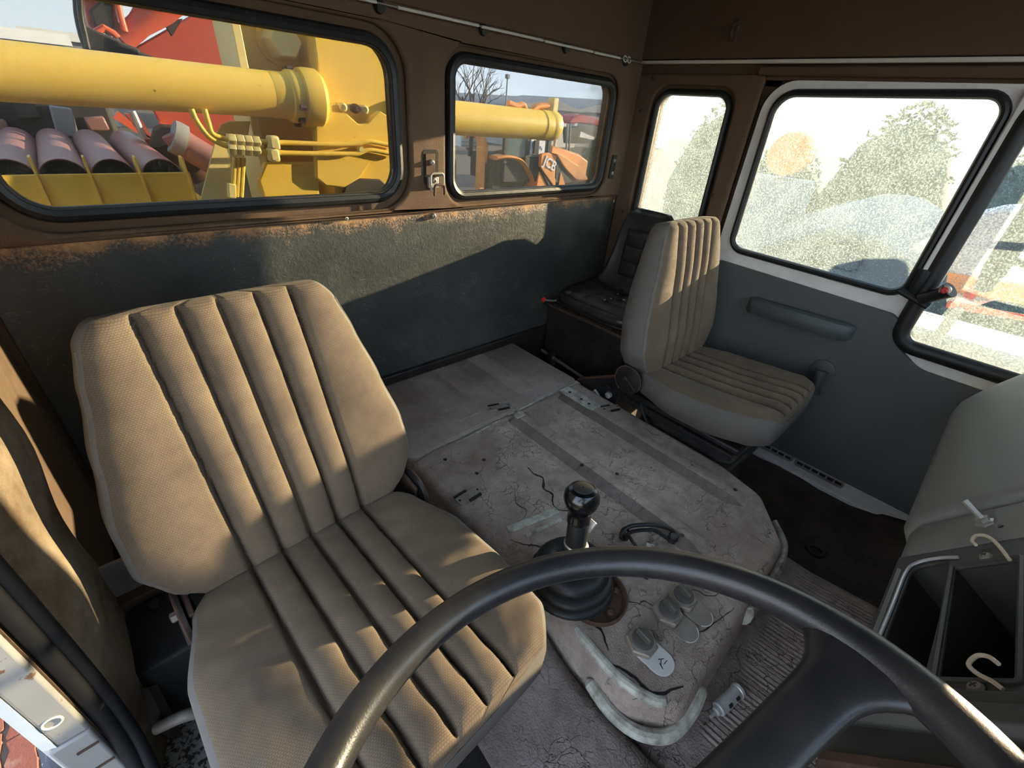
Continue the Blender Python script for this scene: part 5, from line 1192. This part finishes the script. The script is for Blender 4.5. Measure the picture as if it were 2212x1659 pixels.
for k, (x, y, rx, rz, lab) in enumerate(HEDGE): bush((x, y, 0), rx, rz, 700, lab, 20+k, 'hedge_bush', 'ext_hedge', 'hedge beyond the passenger door')
ot = thing('orange_drum', 'round orange drum end seen through the dirty door glass', 'drum', (8, 1.3, GZ)); MB().lathe([(.02, 0), (.28, .0), (.30, .05), (.30, .6)], (8.0, 1.30, .97), (1, .2, 0), 32).build('drum', 'orange_paint', ot); MB().b2((7.9, 1.0, GZ), (8.8, 1.9, .62)).build('stand', 'ext_grey', ot)
vn = thing('parked_car', 'grey car bonnet with a rounded grille outline beyond the dirty door glass', 'car', (6.2, -.2, GZ))
MB().ring([[(6.2, y, -.5), (6.2, y, .38-.5*abs(y+.25)**2), (6.9, y, .62-.5*abs(y+.25)**2), (8.4, y, .65-.5*abs(y+.25)**2), (8.4, y, -.5)] for y in (-1.15, -.95, -.5, -.25, 0, .45, .65)]).build('body', 'car_paint', vn, bevel=.04)
MB().tube([(6.17, y, z) for y, z in rrect(-.45, .02, -.02, .24, .06, 5)], .018, 8, closed=True).build('grille_ring', 'ext_dark', vn)
MB().b2((6.3, -1.1, GZ), (8.3, .6, -.5)).build('underbody', 'ext_dark', vn)
# ---- white mirror cowl with hazard stripes outside the vent window
mc = thing('mirror_cowl', 'white bulged cowl with orange and red stripes outside the vent window', 'vehicle', (2.9, -1.4, GZ))
pc = [at(u, v, 0, 2.9) for u, v in ((2040, 660), (2052, 560), (2075, 490), (2115, 458), (2170, 445), (2260, 440), (2260, 640), (2180, 640), (2120, 660), (2080, 672))]
MB().prism(pc, (.12, 0, 0)).build('cowl', 'ext_white', mc, bevel=.03, seg=4)
for (v0, v1, mt) in ((588, 628, 'orange_paint'), (650, 664, 'red_bright')):
    MB().prism([at(2047, v0, 0, 2.89), at(2240, v0+34, 0, 2.89), at(2240, v1+34, 0, 2.89), at(2043, v1, 0, 2.89)], (-.006, 0, 0)).build('stripe', mt, mc)
MB().prism([at(2080, 640, 0, 2.88), at(2110, 604, 0, 2.88), at(2135, 612, 0, 2.88), at(2100, 648, 0, 2.88)], (-.004, 0, 0)).build('slash', 'red_bright', mc)
wm_ = thing('wing_mirror', 'dark wing mirror standing outside the vent window', 'mirror', (2.40, -1.425, .8))
MB().ring([[(x, y, z) for x, y in rrect(2.30-o*.5, 2.50+o, -1.458-o, -1.392+o, .02, 5)] for z, o in ((.825, -.018), (.835, -.006), (.86, 0), (1.20, 0), (1.24, -.006), (1.25, -.018))]).build('housing', 'mirror_grey', wm_)
MB().b2((2.325, -1.389, .87), (2.485, -1.3915, 1.22)).build('glass', 'ext_glass', wm_)
MB().lathe([(.012, -.05), (.026, -.04), (.030, 0), (.022, .03)], (2.32, -1.425, .84), (0, 0, 1), 18).build('pivot', 'mirror_grey', wm_)
MB().tube(spline([(2.40, -1.455, 1.05), (2.36, -1.60, 1.06), (2.20, -1.82, 1.05), (2.05, -1.94, 1.04)], 8), .012, 10).build('upper_arm', 'mirror_grey', wm_)
MB().tube(spline([(2.40, -1.455, .90), (2.36, -1.60, .88), (2.20, -1.82, .86), (2.05, -1.94, .86)], 8), .012, 10).build('lower_arm', 'mirror_grey', wm_)
MB().prism([at(u, v, 0, 2.86) for u, v in ((2060, 665), (2085, 668), (2030, 742), (2008, 748), (2000, 738))], (.03, 0, 0)).build('strut', 'ext_grey', mc)
MB().b2((2.9, -2.2, GZ), (3.3, -1.25, .45)).build('skirt', 'ext_grey', mc, bevel=.03)
